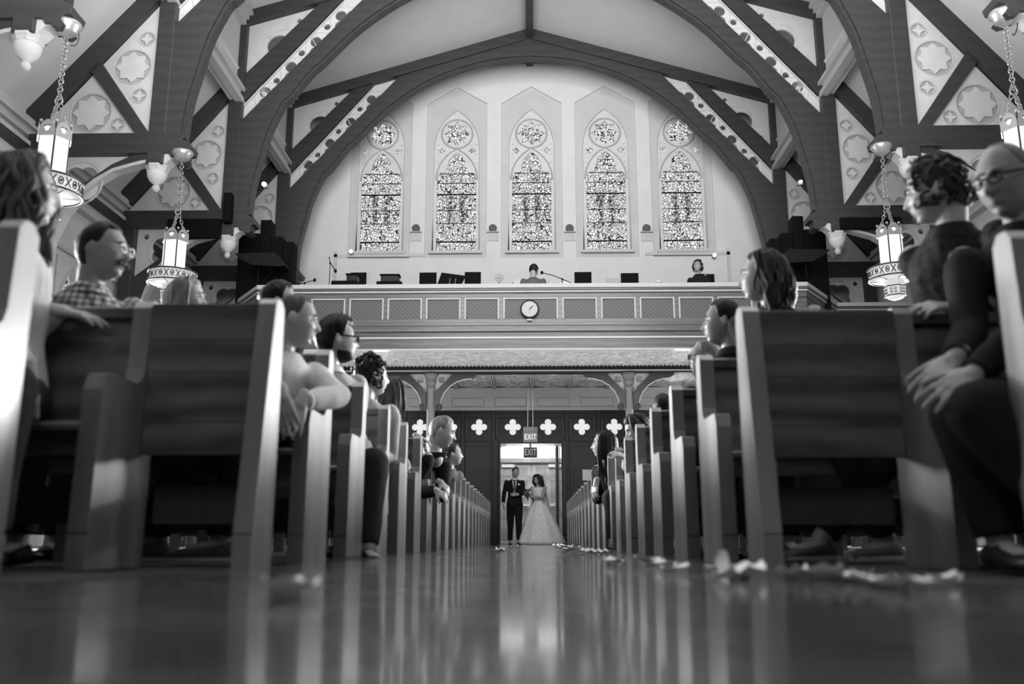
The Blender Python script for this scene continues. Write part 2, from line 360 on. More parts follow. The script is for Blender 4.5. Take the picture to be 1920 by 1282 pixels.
for i, cx in enumerate(WX):
    sh = lambda p: [(x+cx, z) for x, z in p]
    hole = [sh(lanc), star(cx, 10.54, 8, .365, .245), foil(cx-.40, 10.06, 4, .045, .04, math.pi/4), foil(cx+.40, 10.06, 4, .045, .04, math.pi/4)]
    fr = flat('window_%d' % (i+1), [gothic(cx, .64, 7.26, 10.15, 11.27, 14)]+hole, .05, M_cream, None, YB+.10); struct(fr)
    MB().tube([(x, YB+.07, z) for x, z in gothic(cx, .60, 7.3, 10.15, 11.22, 14)], .022, 6, True).build('arch_moulding', M_niche, fr, True)
    MB().tube([(x, YB+.095, z) for x, z in circ(cx, 10.54, .405, 36)], .024, 6, True).build('rose_moulding', M_recess, fr, True)
    MB().tube([(x, YB+.095, z) for x, z in gothic(cx, .54, 9.2, 9.25, 10.12, 12)[2:]], .02, 6).build('lancet_moulding', M_recess, fr, True)
    for k in range(8):
        MB().ball((cx+(.5 if k % 2 else -.5), YB+.1, 10.24-.14*(k//2) if k < 6 else 9.72), .018, 8, 6).build('boss', M_recess, fr, True)
    # glass: one pane per field between the saddle bars
    zs_ = [7.33, 7.58, 8.08, 8.44, 8.87, 9.18, 9.44, 10.05]
    MB().box(cx-.6, cx+.6, YB+.30, YB+.32, 7.2, 11.2).build('sill_backing', M_black, fr)
    for k in range(7):
        a, b = zs_[k], zs_[k+1]
        pn = MB().box(-.53, .53, -.003, .003, 0, b-a).mesh('pane', GM[i])
        # keep texture continuous: texture reads object space, so the mesh carries the height
        for v in pn.vertices: v.co.z += a-7.33
        link('pane', pn, fr, (cx, YB+.155, 7.33))
    for k in range(1, 7):
        th = .016 if k in (1, 4) else .007
        MB().box(cx-.52, cx+.52, YB+.13, YB+.145, zs_[k]-th, zs_[k]+th).build('saddle_bar', M_black, fr)
    for sx in (-1, 1):
        MB().box(cx+sx*.515-.012, cx+sx*.515+.012, YB+.13, YB+.145, 7.33, 7.6).build('casement_bar', M_black, fr)
    r_ = MB().box(-.38, .38, -.003, .003, -.38, .38).build('rose_pane', glass_mat('rose_glass', i*2.3+40, strength=.95), fr, loc=(cx, YB+.155, 10.54))
    for sx in (-.4, .4): MB().box(-.1, .1, -.003, .003, -.1, .1).build('foil_pane', glass_mat('foil_glass', i+sx+60, strength=.95), fr, loc=(cx+sx, YB+.155, 10.06))
    MB().box(cx-.68, cx+.68, YB-.06, YB+.02, 7.22, 7.29).build('sill', M_niche, fr)
# cornice of the blind doorway recess below the windows
bl = MB().box(-5.0, -4.92, YB-.03, YB, 5.2, 7.3).box(-5.0, -2.7, YB-.03, YB, 7.14, 7.22)
struct(bl.build('trim_1_loft', M_niche)); bl = MB().box(4.95, 5.03, YB-.03, YB, 5.2, 7.3).box(2.9, 5.03, YB-.03, YB, 7.14, 7.22); struct(bl.build('trim_2_loft', M_niche))

# ================================================================ ROOF TRUSSES
TD = [('nearest, at the picture edges', 9.75), ('second from the camera', 13.6), ('third from the camera', 17.1), ('against the window wall', 20.8)]
ribin = [(5.64, 6.30), (5.63, 6.56), (5.59, 7.05), (5.49, 7.55), (5.33, 8.23), (5.07, 8.85), (4.91, 9.02), (4.53, 9.55), (4.28, 9.80), (3.51, 10.62), (2.52, 11.33), (1.52, 11.73), (.75, 11.90), (0, 11.96)]
def smooth(p, n=4):
    out = []
    for i in range(len(p)-1):
        a, b, c, d = p[max(i-1, 0)], p[i], p[i+1], p[min(i+2, len(p)-1)]
        for k in range(n):
            t = k/n; out.append(tuple(.5*(2*b[j]+(c[j]-a[j])*t+(2*a[j]-5*b[j]+4*c[j]-d[j])*t*t+(3*b[j]-a[j]-3*c[j]+d[j])*t**3) for j in (0, 1)))
    return out+[p[-1]]
ribin = smooth(ribin)
def half_truss(root, s):
    def f(name, polys, t, m, y, bevel=0): return flat(name, polys, t, m, root, y, bevel, s=s)
    def mb(name, b, m, smooth=False):
        if s < 0:
            b.v = [(-x, y, z) for x, y, z in b.v]; b.f = [tuple(reversed(q)) for q in b.f]
        return b.build(name, m, root, smooth)
    mb('post', MB().cbox(5.88, 6.16, -.17, .17, 5.98, 10.80, .02), M_truss)
    # pendant: capital, bowl and drop
    hexa = lambda r, z: [(6.02+r*math.cos(R(22.5+45*k)), r*math.sin(R(22.5+45*k)), z) for k in range(8)]
    pd = MB().loft([hexa(.19, 6.0), hexa(.19, 5.97), hexa(.175, 5.95), hexa(.165, 5.90)])
    c = mb('pendant_capital', pd, M_trim)
    mb('pendant_bowl', MB().lathe([(.155, 5.91), (.16, 5.87), (.145, 5.80), (.11, 5.74), (.055, 5.70), (.04, 5.68)], 16, (6.02, 0, 0)), M_cream, True)
    mb('pendant_drop', MB().ball((6.02, 0, 5.63), (.06, .06, .065), 12, 8), M_trim, True)
    # nave arch rib, filled up to the straight back edge, with a thin moulded lip underneath
    back = [(0, 12.42), (3.26, 11.43), (5.88, 8.45), (5.88, 6.30)]
    f('arch_rib', [ribin+back], .30, M_truss, -.15)
    lip = ribin[3:]; inn = []
    for i, p in enumerate(lip):
        a = lip[max(i-1, 0)]; b = lip[min(i+1, len(lip)-1)]; dx, dz = b[0]-a[0], b[1]-a[1]; l = math.hypot(dx, dz)
        inn.append((p[0]-dz/l*.045*1, p[1]+dx/l*.045) if False else (p[0]-abs(dz)/l*.05, p[1]-abs(dx)/l*.05))
    f('rib_lip', [lip+inn[::-1]], .20, M_truss, -.10)
    mb('nave_rafter', MB().prism([(0, 12.70), (0, 12.42), (5.95, 10.63), (5.95, 10.90)], -.19, .19), M_truss)
    mb('nave_brace', MB().prism([(5.9, 8.86), (3.90, 11.24), (4.40, 11.10), (5.9, 9.46)], -.13, .13), M_truss)
    def clipf(P):
        out = []
        for (px_, pz_) in P:
            d_ = (px_-5.88)*.751+(pz_-8.45)*.660+.09
            if d_ < 0: px_ -= d_*.751; pz_ -= d_*.660
            if not out or math.hypot(px_-out[-1][0], pz_-out[-1][1]) > .004: out.append((px_, pz_))
        return out
    big = []
    for (px_, pz_) in foil(5.02, 9.98, 4, .30, .25, 0):
        d_ = (px_-5.9)*.765+(pz_-8.86)*.643-.2
        if d_ < 0: px_ -= d_*.765; pz_ -= d_*.643
        if not big or math.hypot(px_-big[-1][0], pz_-big[-1][1]) > .004: big.append((px_, pz_))
    holes = [big]
    for (x, y) in ((705, 195), (666, 237), (627, 277), (587, 318)):
        q = xz(x, y, 20.8); holes.append(clipf(foil(-q[0], q[1], 4, .165, .12, 0)))
    for (x, y, r) in ((675, 205, .07), (635, 247, .07), (596, 291, .07), (631, 195, .05), (566, 266, .05)):
        q = xz(x, y, 20.8); holes.append(circ(-q[0], q[1], r, 16))
    f('spandrel_panel', [[(5.92, 8.16), (3.14, 11.32), (3.3, 11.45), (5.92, 10.68)]]+holes, .05, M_cream, -.02)
    mb('panel_bead', MB().bar((5.88, 8.82), (3.93, 11.16), .03, .12), M_trim)
    # raised hood rings round the foils
    for (x, y) in ((705, 195), (666, 237), (627, 277), (587, 318)):
        q = xz(x, y, 20.8); cx, cz_ = -q[0], q[1]
        mb('foil_ring', MB().tube([(cx+.33*math.cos(R(a)), -.025, cz_+.33*math.sin(R(a))) for a in range(-30, 136, 15)], .010, 5), M_trim, True)
    mb('foil_ring', MB().tube([(5.02+.6*math.cos(R(a)), -.025, 9.98+.6*math.sin(R(a))) for a in range(40, 260, 12)], .012, 5), M_trim, True)
    # hammer beam with scrolled inner end
    sc_ = [(8.1, 6.52), (5.62, 6.52), (5.56, 6.44), (5.60, 6.40), (5.50, 6.36), (5.44, 6.30), (5.46, 6.22), (5.54, 6.20), (5.56, 6.14), (5.52, 6.08), (5.58, 6.03), (5.66, 6.05), (5.70, 6.10), (5.76, 6.10), (5.80, 6.17), (6.2, 6.17), (8.1, 6.17)]
    f('hammer_beam', [sc_], .34, M_truss, -.17, .01)
    mb('scroll_soffit', MB().prism([(5.70, 6.10), (5.78, 6.08), (5.86, 6.0), (5.88, 5.98), (5.88, 6.17), (5.78, 6.17)], -.12, .12), M_cream)
    # aisle rafter, strut and starred panels
    mb('aisle_rafter', MB().prism([(6.10, 9.02), (8.06, 6.62), (8.30, 6.80), (8.28, 6.93), (6.10, 9.56)], -.16, .16), M_truss)
    mb('aisle_strut', MB().prism([(7.24, 7.66), (7.08, 7.82), (6.16, 6.52), (6.38, 6.52)], -.12, .12), M_truss)
    T1 = 13.6
    def q1(x, y):
        p = xz(x, y, T1); return (-p[0], p[1])
    stars = [(q1(250, 127), .30), (q1(172, 213), .33)]; small = [(q1(277, 75), .12), (q1(262, 181), .115), (q1(221, 236), .11)]
    f('star_panel', [[(6.12, 6.50), (8.12, 6.50), (6.12, 9.0)]]+[circ(c[0], c[1], r, 32) for c, r in stars+small], .03, M_cream, -.03)
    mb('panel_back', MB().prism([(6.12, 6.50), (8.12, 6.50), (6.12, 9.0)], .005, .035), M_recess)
    for c_, r in stars: f('eight_point_star', [star(c_[0], c_[1], 8, r*.95, r*.70)], .03, M_cream, -.028)
    for c_, r in small: f('four_point_star', [star(c_[0], c_[1], 4, r*.98, r*.42)], .03, M_cream, -.028)
    for c_, r in stars+small: mb('ring_moulding', MB().tube([(c_[0]+(r+.015)*math.cos(R(a)), -.03, c_[1]+(r+.015)*math.sin(R(a))) for a in range(0, 360, 12)], .012, 5, True), M_trim, True)
    # wall post and lower bracket with pale soffit and ring-pierced panel
    mb('wall_post', MB().cbox(7.84, 8.10, -.15, .15, 3.2, 6.3, .02), M_truss)
    T2 = 17.1
    crv = [(6.10, 6.10), (6.27, 6.07), (6.42, 6.03), (6.72, 5.94), (7.01, 5.76), (7.25, 5.53), (7.47, 5.22), (7.57, 4.95), (7.63, 4.75), (7.66, 4.45), (7.68, 4.1)]
    f('bracket', [crv+[(7.86, 4.1), (7.86, 5.12), (6.72, 6.0), (6.3, 6.2), (6.10, 6.2)]], .24, M_truss, -.12)
    off = [(x-.055 if i > 3 else x-.02, z-.05 if i < 8 else z) for i, (x, z) in enumerate(crv)]
    f('bracket_soffit', [crv+off[::-1]], .20, M_trim, -.10)
    f('ring_panel', [[(6.45, 6.18), (7.86, 6.18), (7.86, 4.95)], foil(7.25, 5.72, 4, .15, .17, 0), circ(7.66, 6.02, .055, 16)], .04, M_cream, -.02)
    mb('ring_moulding', MB().tube([(7.25+.36*math.cos(R(a)), -.025, 5.72+.36*math.sin(R(a))) for a in range(0, 360, 12)], .014, 5, True), M_trim, True)
roots = []
for i, (wh, D) in enumerate(TD):
    r = empty('roof_truss', (0, D, 0)); tag(r, 'dark timber roof truss with arched ribs, %s' % wh, 'roof truss', 'hammer-beam trusses spanning the nave')
    if i == 0:
        for s in (-1, 1): half_truss(r, s)
        proto = r
    else:
        for ch in proto.children:
            c_ = ch.copy(); COL.objects.link(c_); c_.parent = r
# ================================================================ CHOIR BALCONY
DB = 17.4
bal = empty('choir_balcony', (0, DB, 3.77)); tag(bal, 'wooden choir loft balcony with panelled parapet and pressed soffit across the nave', 'balcony')
def B(name, b, m, smooth=False, kind=None):
    b.v = [(x, y-DB, z-3.77) for x, y, z in b.v]; o = b.build(name, m, bal, smooth)
    if kind: o['kind'] = kind
    return o
NB = 5.45                                            # half width of the straight front
def run(y0, z0, z1, dy):
    """a moulding along the front, the chamfered returns and the side galleries"""
    b = MB(); pth = [(-8.2, 19.0), (-6.55, 19.0), (-NB, 17.4), (NB, 17.4), (6.55, 19.0), (8.2, 19.0)]
    for (xa, ya), (xb, yb) in zip(pth[:-1], pth[1:]):
        ya += y0; yb += y0
        b.add([(xa, ya, z0), (xb, yb, z0), (xb, yb+dy, z0), (xa, ya+dy, z0), (xa, ya, z1), (xb, yb, z1), (xb, yb+dy, z1), (xa, ya+dy, z1)],
              [(0, 3, 2, 1), (4, 5, 6, 7), (0, 1, 5, 4), (1, 2, 6, 5), (2, 3, 7, 6), (3, 0, 4, 7)])
    return b
B('parapet_cap', run(-.10, 4.99, 5.07, .34), M_trim)
B('cap_fillet', run(-.06, 4.955, 4.99, .26), M_balc)
B('cap_moulding', run(-.07, 4.905, 4.935, .26), M_trim)
B('upper_rail', run(0, 4.80, 4.955, .16), M_balc)
B('parapet_core', run(.04, 4.28, 4.82, .10), M_balc)
B('lower_rail', run(0, 4.28, 4.37, .16), M_balc)
B('lower_moulding', run(-.03, 4.24, 4.285, .2), M_trimw if False else M_balc)
B('apron_board', run(.0, 4.13, 4.24, .2), M_balc)
B('apron_step', run(.07, 4.02, 4.13, .2), M_balc)
B('apron_bead', run(.03, 3.99, 4.02, .2), M_trimw)
B('lower_apron', run(.06, 3.83, 3.99, .2), M_balc)
B('soffit_bead', run(.04, 3.765, 3.785, .2), M_trimw)
B('lowest_fillet', run(.06, 3.785, 3.83, .2), M_balc)
# herringbone panels with light bead surrounds
def board_mat(sgn):
    m = bpy.data.materials.new('herringbone_boards'); m.use_nodes = True; nt = m.node_tree; b = nt.nodes['Principled BSDF']; N = nt.nodes.new; L = nt.links.new
    tc = N('ShaderNodeTexCoord'); mp = N('ShaderNodeMapping'); mp.inputs['Rotation'].default_value = (0, R(45*sgn), 0); L(tc.outputs['Object'], mp.inputs['Vector'])
    wv = N('ShaderNodeTexWave'); wv.inputs['Scale'].default_value = 5.0; wv.inputs['Distortion'].default_value = .6; wv.wave_profile = 'SAW'; L(mp.outputs['Vector'], wv.inputs['Vector'])
    mr = N('ShaderNodeMapRange'); mr.inputs['To Min'].default_value = .055; mr.inputs['To Max'].default_value = .13; L(wv.outputs['Fac'], mr.inputs['Value'])
    L(mr.outputs['Result'], b.inputs['Base Color']); b.inputs['Roughness'].default_value = .5
    return m
M_bd = [board_mat(1), board_mat(-1)]
spans = [(-.51, .51)]
for i in range(7):
    a = .655+.765*i; spans += [(a, a+.625), (-a-.625, -a)]
prev = {}
for i, (a, b_) in enumerate(sorted(spans)):
    if b_ > NB+.02 or a < -NB-.02: continue
    B('board_panel', MB().box(a, b_, DB+.02, DB+.05, 4.37, 4.80), M_bd[i % 2])
    fr = MB().box(a-.03, b_+.03, DB-.025, DB+.02, 4.775, 4.80)
    fr.box(a-.03, a, DB-.025, DB+.02, 4.37, 4.775).box(b_, b_+.03, DB-.025, DB+.02, 4.37, 4.775)
    B('panel_bead', fr, M_trim)
ends = sorted(spans)
for (a, b_), (c_, d_) in zip(ends[:-1], ends[1:]):
    if c_ > NB or b_ < -NB: continue
    B('stile', MB().box(b_+.03, c_-.03, DB, DB+.05, 4.37, 4.80), M_balc)
# pressed soffit, bead row, main beam
def pressed(name, g):
    m = bpy.data.materials.new(name); m.use_nodes = True; nt = m.node_tree; b = nt.nodes['Principled BSDF']; N = nt.nodes.new; L = nt.links.new
    tc = N('ShaderNodeTexCoord'); v = N('ShaderNodeTexVoronoi'); v.inputs['Scale'].default_value = 9; L(tc.outputs['Object'], v.inputs['Vector'])
    w2 = N('ShaderNodeTexVoronoi'); w2.inputs['Scale'].default_value = 22; L(tc.outputs['Object'], w2.inputs['Vector'])
    ad = N('ShaderNodeMath'); ad.operation = 'ADD'; L(v.outputs['Distance'], ad.inputs[0]); L(w2.outputs['Distance'], ad.inputs[1])
    bp = N('ShaderNodeBump'); bp.inputs['Strength'].default_value = 1; bp.inputs['Distance'].default_value = .05; L(ad.outputs[0], bp.inputs['Height']); L(bp.outputs['Normal'], b.inputs['Normal'])
    mr = N('ShaderNodeMapRange'); mr.inputs['To Min'].default_value = g*.6; mr.inputs['To Max'].default_value = g*1.4; L(v.outputs['Distance'], mr.inputs['Value']); L(mr.outputs['Result'], b.inputs['Base Color'])
    b.inputs['Roughness'].default_value = .35; b.inputs['Metallic'].default_value = .0
    return m
M_press = pressed('pressed_metal', .62)
B('pressed_soffit', MB().add([(-8.2, 19.2, 3.775), (8.2, 19.2, 3.775), (8.2, 17.5, 3.775), (-8.2, 17.5, 3.775), (-8.2, 19.2, 3.80), (8.2, 19.2, 3.80), (8.2, 17.5, 3.80), (-8.2, 17.5, 3.80)],
    [(0, 1, 2, 3), (4, 7, 6, 5), (0, 4, 5, 1), (1, 5, 6, 2), (2, 6, 7, 3), (3, 7, 4, 0)]), M_press)
bd = MB()
for i in range(130): bd.ball((-5.5+i*.085, 19.13, 3.765), .022, 6, 4)
B('bead_row', bd, M_trim, True, 'stuff')
B('main_beam', MB().box(-8.2, 8.2, 19.2, 19.42, 3.62, 3.80), M_dark)
B('beam_bead', MB().box(-8.2, 8.2, 19.17, 19.20, 3.655, 3.68), M_trim)
B('loft_floor', MB().box(-8.2, 8.2, 17.6, 22.0, 3.83, 3.98), M_dark)
B('tile_bed', MB().box(-8.2, 8.2, 19.42, 22.0, 3.79, 3.83), M_press)
# domed pressed tiles between light ribs
for k in range(-7, 7):
    x0 = .03+k*.92; bm = MB(); n = 8
    vs = [(x0+.04+.84*i/n, 19.45+2.5*j/6, 3.78-.0+ -.0+.0 - .10*math.sin(math.pi*i/n)*abs(math.sin(math.pi*(j+.0)/6*3)) ) for j in range(7) for i in range(n+1)]
    fs = [(j*(n+1)+i, (j+1)*(n+1)+i, (j+1)*(n+1)+i+1, j*(n+1)+i+1) for j in range(6) for i in range(n)]
    B('pressed_tile', bm.add(vs, fs), M_press, True)
    B('tile_rib', MB().box(x0-.05, x0-.02, 19.42, 21.98, 3.72, 3.79).box(x0+.0, x0+.025, 19.42, 21.98, 3.72, 3.79), M_trim)
# ---------------------------------------------------------------- iron columns with arched braces
def column(cx, label):
    r = empty('column', (cx, 19.3, 0)); tag(r, label, 'column', 'slim columns under the choir loft')
    MB().lathe([(.16, 0), (.16, .12), (.12, .16), (.105, .2), (.10, 1.2), (.085, 2.75), (.085, 3.26), (.115, 3.28), (.115, 3.31), (.09, 3.33), (.10, 3.40), (.12, 3.41), (.12, 3.44), (.105, 3.46), (.14, 3.56), (.17, 3.62)], 20).build('shaft', M_colm, r, True)
    for s in (-1, 1):
        def px(x, y):
            q = xz(x, y, 19.3); return (s*(q[0]+2.16), q[1])
        inner = [px(825, 757), px(827, 748), px(833, 735), px(845, 722), px(858, 714), px(872, 710), px(885, 709)]
        outer = [px(892, 705), px(893, 700), px(852, 699), px(816, 736), px(816, 768), px(824, 768)]
        flat('brace', [inner+outer], .12, M_truss, r, -.06)
        MB().tube([(x, -.02, z-.01) for x, z in inner], .016, 6).build('brace_bead', M_trim, r, True)
        c1 = px(823, 763); ro = MB().lathe([(.05, -.07), (.07, -.05), (.07, .05), (.05, .07)], 14).build('roundel', M_truss, r, True)
        ro.rotation_euler = (R(90), 0, 0); ro.location = (c1[0], 0, c1[1])
        tri = [px(816, 700), px(816, 734), px(850, 700)]
        c2 = px(828, 712)
        flat('spandrel_panel', [tri, foil(c2[0], c2[1], 4, .035, .045)], .04, M_cream, r, 0)
    return r
M_colm = mat('painted_column', .20, .45)
for cx, lb in ((-2.16, 'slim round column with arched braces left of the entrance doors'), (2.10, 'slim round column with arched braces right of the entrance doors')): column(cx, lb)
column(-6.3, 'slim round column under the loft at far left, behind the pews'); column(6.3, 'slim round column under the loft at far right, behind the pews')

# ---------------------------------------------------------------- wall under the loft
cut = [foil(x_, 2.80, 4, .115, .082, math.pi/4) for x_ in (-2.72, -2.0, -1.27, -.45, .41, 1.23, 2.02, 2.75)]
struct(MB().box(-8.3, 8.3, YB, YB+.1, 3.24, 3.8).build('wall_upper_under_loft', M_cream))
struct(MB().box(-8.3, 8.3, YB-.05, YB, 3.20, 3.27).build('trim_3', M_trim))
for k in range(-6, 6):
    x0 = .15+k*1.05
    fr = MB().box(x0, x0+.8, YB-.012, YB, 3.30, 3.32).box(x0, x0+.8, YB-.012, YB, 3.50, 3.52).box(x0, x0+.02, YB-.012, YB, 3.32, 3.50).box(x0+.78, x0+.8, YB-.012, YB, 3.32, 3.5)
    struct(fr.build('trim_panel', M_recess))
scr = empty('entrance_screen', (0, YB, 0)); tag(scr, 'dark wooden entrance screen with glowing quatrefoil openings under the loft', 'screen')
def S(name, b, m, smooth=False, loc=(0, 0, 0)): return b.build(name, m, scr, smooth, loc)
flat('quatrefoil_board', [[(-8.2, 2.45), (8.2, 2.45), (8.2, 3.2), (-8.2, 3.2)]]+cut, .06, M_dark, scr, 0)
M_glow = mat('lit_frosted_glass', .6, .5, emit=.62)
for i, p in enumerate(cut):
    xs = [q[0] for q in p]; x0 = (min(xs)+max(xs))/2
    MB().box(x0-.25, x0+.25, .055, .07, 2.55, 3.05).build('quatrefoil_pane', M_glow, scr)
for x_ in (-3.1, -2.36, -1.66, -.92, .86, 1.63, 2.38, 3.15):
    S('stile', MB().cbox(x_-.06, x_+.06, -.05, 0, 0, 3.2, .012), M_dark); S('stile_bead', MB().box(x_-.10, x_-.09, -.03, 0, 2.58, 3.0).box(x_+.09, x_+.10, -.03, 0, 2.58, 3.0), M_trimd)if False else None
for x_ in (-1.66, -.92, .86, 1.63): MB().box(x_-.09, x_-.08, -.03, 0, 2.58, 3.0).box(x_+.08, x_+.09, -.03, 0, 2.58, 3.0).build('stile_bead', M_colm, scr)
S('top_rail', MB().box(-8.2, 8.2, -.04, 0, 3.02, 3.06).box(-8.2, 8.2, -.03, 0, 3.14, 3.2), M_dark)
S('lower_rail', MB().box(-8.2, -.98, -.04, 0, 2.45, 2.50).box(.92, 8.2, -.04, 0, 2.45, 2.50), M_dark)
for x0, x1 in ((-8.2, -.80), (.74, 8.2)): S('plank_wall', MB().box(x0, x1, .0, .06, 0, 2.45), M_dark)
for s in (-1, 1):
    for k in range(5):
        xa = (-.98-.74*(k+1) if s < 0 else .92+.74*k)+.07; xb = xa+.6
        for z0, z1 in ((.25, 1.0), (1.12, 2.35)):
            S('sunk_panel', MB().box(xa, xb, -.02, 0, z0, z0+.03).box(xa, xb, -.02, 0, z1-.03, z1).box(xa, xa+.03, -.02, 0, z0+.03, z1-.03).box(xb-.03, xb, -.02, 0, z0+.03, z1-.03), M_dark)
S('door_jamb', MB().cbox(-.92, -.79, -.08, .10, 0, 2.48, .01), M_dark); S('door_jamb', MB().cbox(.73, .86, -.08, .10, 0, 2.48, .01), M_dark)
S('lintel', MB().box(-.92, .86, -.02, .06, 2.40, 2.58), M_dark)
S('folded_gate', MB().cbox(-.78, -.74, -.45, .0, .02, 2.35, .005), M_dark); S('folded_gate', MB().cbox(.60, .66, .1, 1.0, .02, 2.35, .005), M_dark); S('gate_edge', MB().box(.668, .69, -.02, .02, .5, 2.3), M_colm)
def lattice(cx):
    b = MB()
    for k in range(4): b.bar((cx-.12+.05*k, 2.30), (cx-.02+.05*k, 2.44), .012, .02)
    for k in range(4): b.bar((cx-.02+.05*k, 2.30), (cx-.12+.05*k, 2.44), .012, .02)
    return b
S('corner_fretwork', lattice(-.72), M_metal); S('corner_fretwork', lattice(.66), M_metal)
# notice on the screen
n_ = MB().box(0, .26, -.006, 0, 0, .26).build('notice', M_paper, None, loc=(xz(1092, 901, YB)[0], YB-.05, xz(1092, 901, YB)[1])); tag(n_, 'white paper notice pinned on the dark screen right of the doorway', 'notice')
# vestibule beyond the opening
struct(MB().box(-1.6, -1.5, YB+.1, 25.1, 0, 3.3).build('wall_vestibule_left', M_plaster)); struct(MB().box(1.45, 1.55, YB+.1, 25.1, 0, 3.3).build('wall_vestibule_right', M_plaster))
struct(MB().box(-1.6, 1.55, YB+.1, 25.1, 3.3, 3.4).build('ceiling_vestibule', M_plaster)); struct(MB().box(-1.6, 1.55, 24.9, 25.1, 0, 3.4).build('wall_vestibule_end', M_plaster))
M_door = wood('pale_door_oak', .42, .45, .2, (1, 1, .25), 3, .2)
M_doorrec = wood('door_recess_oak', .33, .5, .2, (1, 1, .25), 3, .2)
for nm, xa, xb in (('door_1', -.90, -.01), ('door_2', .01, .90)):
    d = empty(nm, (0, 24.85, 0)); struct(d)
    MB().box(xa, xb, -.04, .0, .01, 2.16).build('leaf', M_door, d)
    w_ = (xb-xa)
    for z0, z1 in ((.12, .55), (.68, 1.02), (1.12, 1.70), (1.80, 2.06)):
        for k in range(2):
            x0 = xa+.10+k*(w_*.5-.04); x1 = x0+w_*.5-.16
            b = MB().box(x0, x1, -.052, -.04, z0, z0+.018).box(x0, x1, -.052, -.04, z1-.018, z1).box(x0, x0+.018, -.052, -.04, z0+.018, z1-.018).box(x1-.018, x1, -.052, -.04, z0+.018, z1-.018)
            p = b.build('panel_moulding', M_doorrec, d); MB().box(x0+.018, x1-.018, -.046, -.04, z0+.018, z1-.018).build('raised_panel', M_doorrec, d)
    sx = 1 if xa < 0 else -1; e = xb if xa < 0 else xa
    MB().box(min(e-sx*.06, e-sx*.60), max(e-sx*.06, e-sx*.60), -.12, -.09, 1.00, 1.06).build('push_bar', M_white, d)
    MB().tube([(e-sx*.045, -.07, z) for z in (.75, .8, 1.2, 1.25)], .012, 8).build('pull_handle', M_white, d, True)
    MB().box(min(e-sx*.45, e-sx*.8), max(e-sx*.45, e-sx*.8), -.10, -.05, 2.04, 2.12).build('door_closer', M_white, d)
struct(MB().box(-.95, .95, 24.72, 24.85, 2.17, 2.28).build('trim_4', M_door))
tl = MB().box(-.92, .92, 24.78, 24.82, 2.29, 2.62).build('window_24', mat('transom_glow', .8, .4, emit=1.15)); struct(tl)
MB().box(-.95, .95, 24.7, 24.86, 2.62, 2.7).build('head', M_door, tl)
# exit signs
def text(name, body, size, m, parent, loc, rot=(R(90), 0, 0), ext=.004):
    cu = bpy.data.curves.new(name, 'FONT'); cu.body = body; cu.size = size; cu.extrude = ext; cu.align_x = 'CENTER'; cu.align_y = 'CENTER'; cu.offset = size*.004; cu.space_character = 1.12
    ob = bpy.data.objects.new('t', cu); me = bpy.data.meshes.new_from_object(ob); bpy.data.objects.remove(ob); bpy.data.curves.remove(cu)
    me.name = name; me.materials.clear(); me.materials.append(m); o = link(name, me, parent, loc); o.rotation_euler = rot; return o
M_signw = mat('sign_white', .7, .5, emit=.25); M_signg = mat('sign_grey', .25, .5); M_signd = mat('sign_dark', .09, .5); M_let = mat('letter_white', .8, .5, emit=.5)
es = empty('exit_sign', tuple(at(994.5, 829, 20.6))); tag(es, 'hanging grey EXIT sign on two rods below the loft ceiling', 'exit sign')
k_ = 20.3/1700
MB().cbox(-13.5*k_, 13.5*k_, -.04, .04, 0, 19*k_, .006).build('lower_box', M_signg, es)
MB().cbox(-13.5*k_, 13.5*k_, -.04, .04, 19.5*k_, 29*k_, .006).build('upper_box', M_colm, es)
MB().box(-10*k_, 10*k_, -.046, -.04, 2*k_, 16*k_).build('lit_field', M_signg, es)
text('lettering', 'EXIT', .165, M_let, es, (0, -.052, 9.3*k_)).scale = (.74, 1.05, 1)
text('arrow_mark', '\\', .09, M_signd, es, (-9*k_, -.046, 24.5*k_)); text('arrow_mark', 'C', .09, M_signd, es, (9.5*k_, -.046, 24.5*k_))
for x_ in (-.06, .06): MB().tube([(x_, 0, 29*k_), (x_*.8, 0, 3.755-es.location.z)], .008, 6).build('rod', M_chain, es)
es2 = empty('exit_sign', tuple(at(994.5, 857, 21.9))); tag(es2, 'EXIT sign with dark background fixed over the bright transom in the doorway', 'exit sign')
k_ = 21.5/1700
MB().cbox(-11.5*k_, 11.5*k_, -.04, .02, 0, 17.5*k_, .006).build('box', M_signd, es2)
MB().box(-13*k_, 13*k_, .02, .04, -.01, 19*k_).build('frame', M_colm, es2)
text('lettering', 'EXIT', .20, mat('letter_pale', .7, .5, emit=.25), es2, (0, -.045, 8.8*k_)).scale = (.64, 1.1, 1)
MB().box(-.02, .02, -.0, .03, 19*k_, 2.44-es2.location.z).build('bracket', M_metal, es2)

# ---------------------------------------------------------------- clock
ck = empty('clock', (xz(993, 579, 17.33)[0], 17.33, xz(993, 579, 17.33)[1])); tag(ck, 'round white wall clock with thin black rim on the balcony parapet', 'clock')
b = MB().tube([(.172*math.cos(R(a)), 0, .172*math.sin(R(a))) for a in range(0, 360, 10)], .014, 8, True).build('rim', M_blackg, ck, True)
flat('dial', [circ(0, 0, .17, 36)], .02, mat('clock_dial', .5, .5), ck, 0)
for k in range(12): MB().bar((.135*math.sin(R(30*k)), .135*math.cos(R(30*k))), (.152*math.sin(R(30*k)), .152*math.cos(R(30*k))), .008, .004).build('hour_mark', M_signg, ck, loc=(0, -.003, 0))
MB().bar((-.01, -.01), (.066, .062), .014, .004).build('hour_hand', M_black, ck, loc=(0, -.008, 0))
MB().bar((0, .02), (.005, -.13), .005, .004).build('minute_hand', M_signg, ck, loc=(0, -.012, 0))
MB().box(-.05, .045, 0, .02, -.235, -.20).build('plate', M_trim, ck)

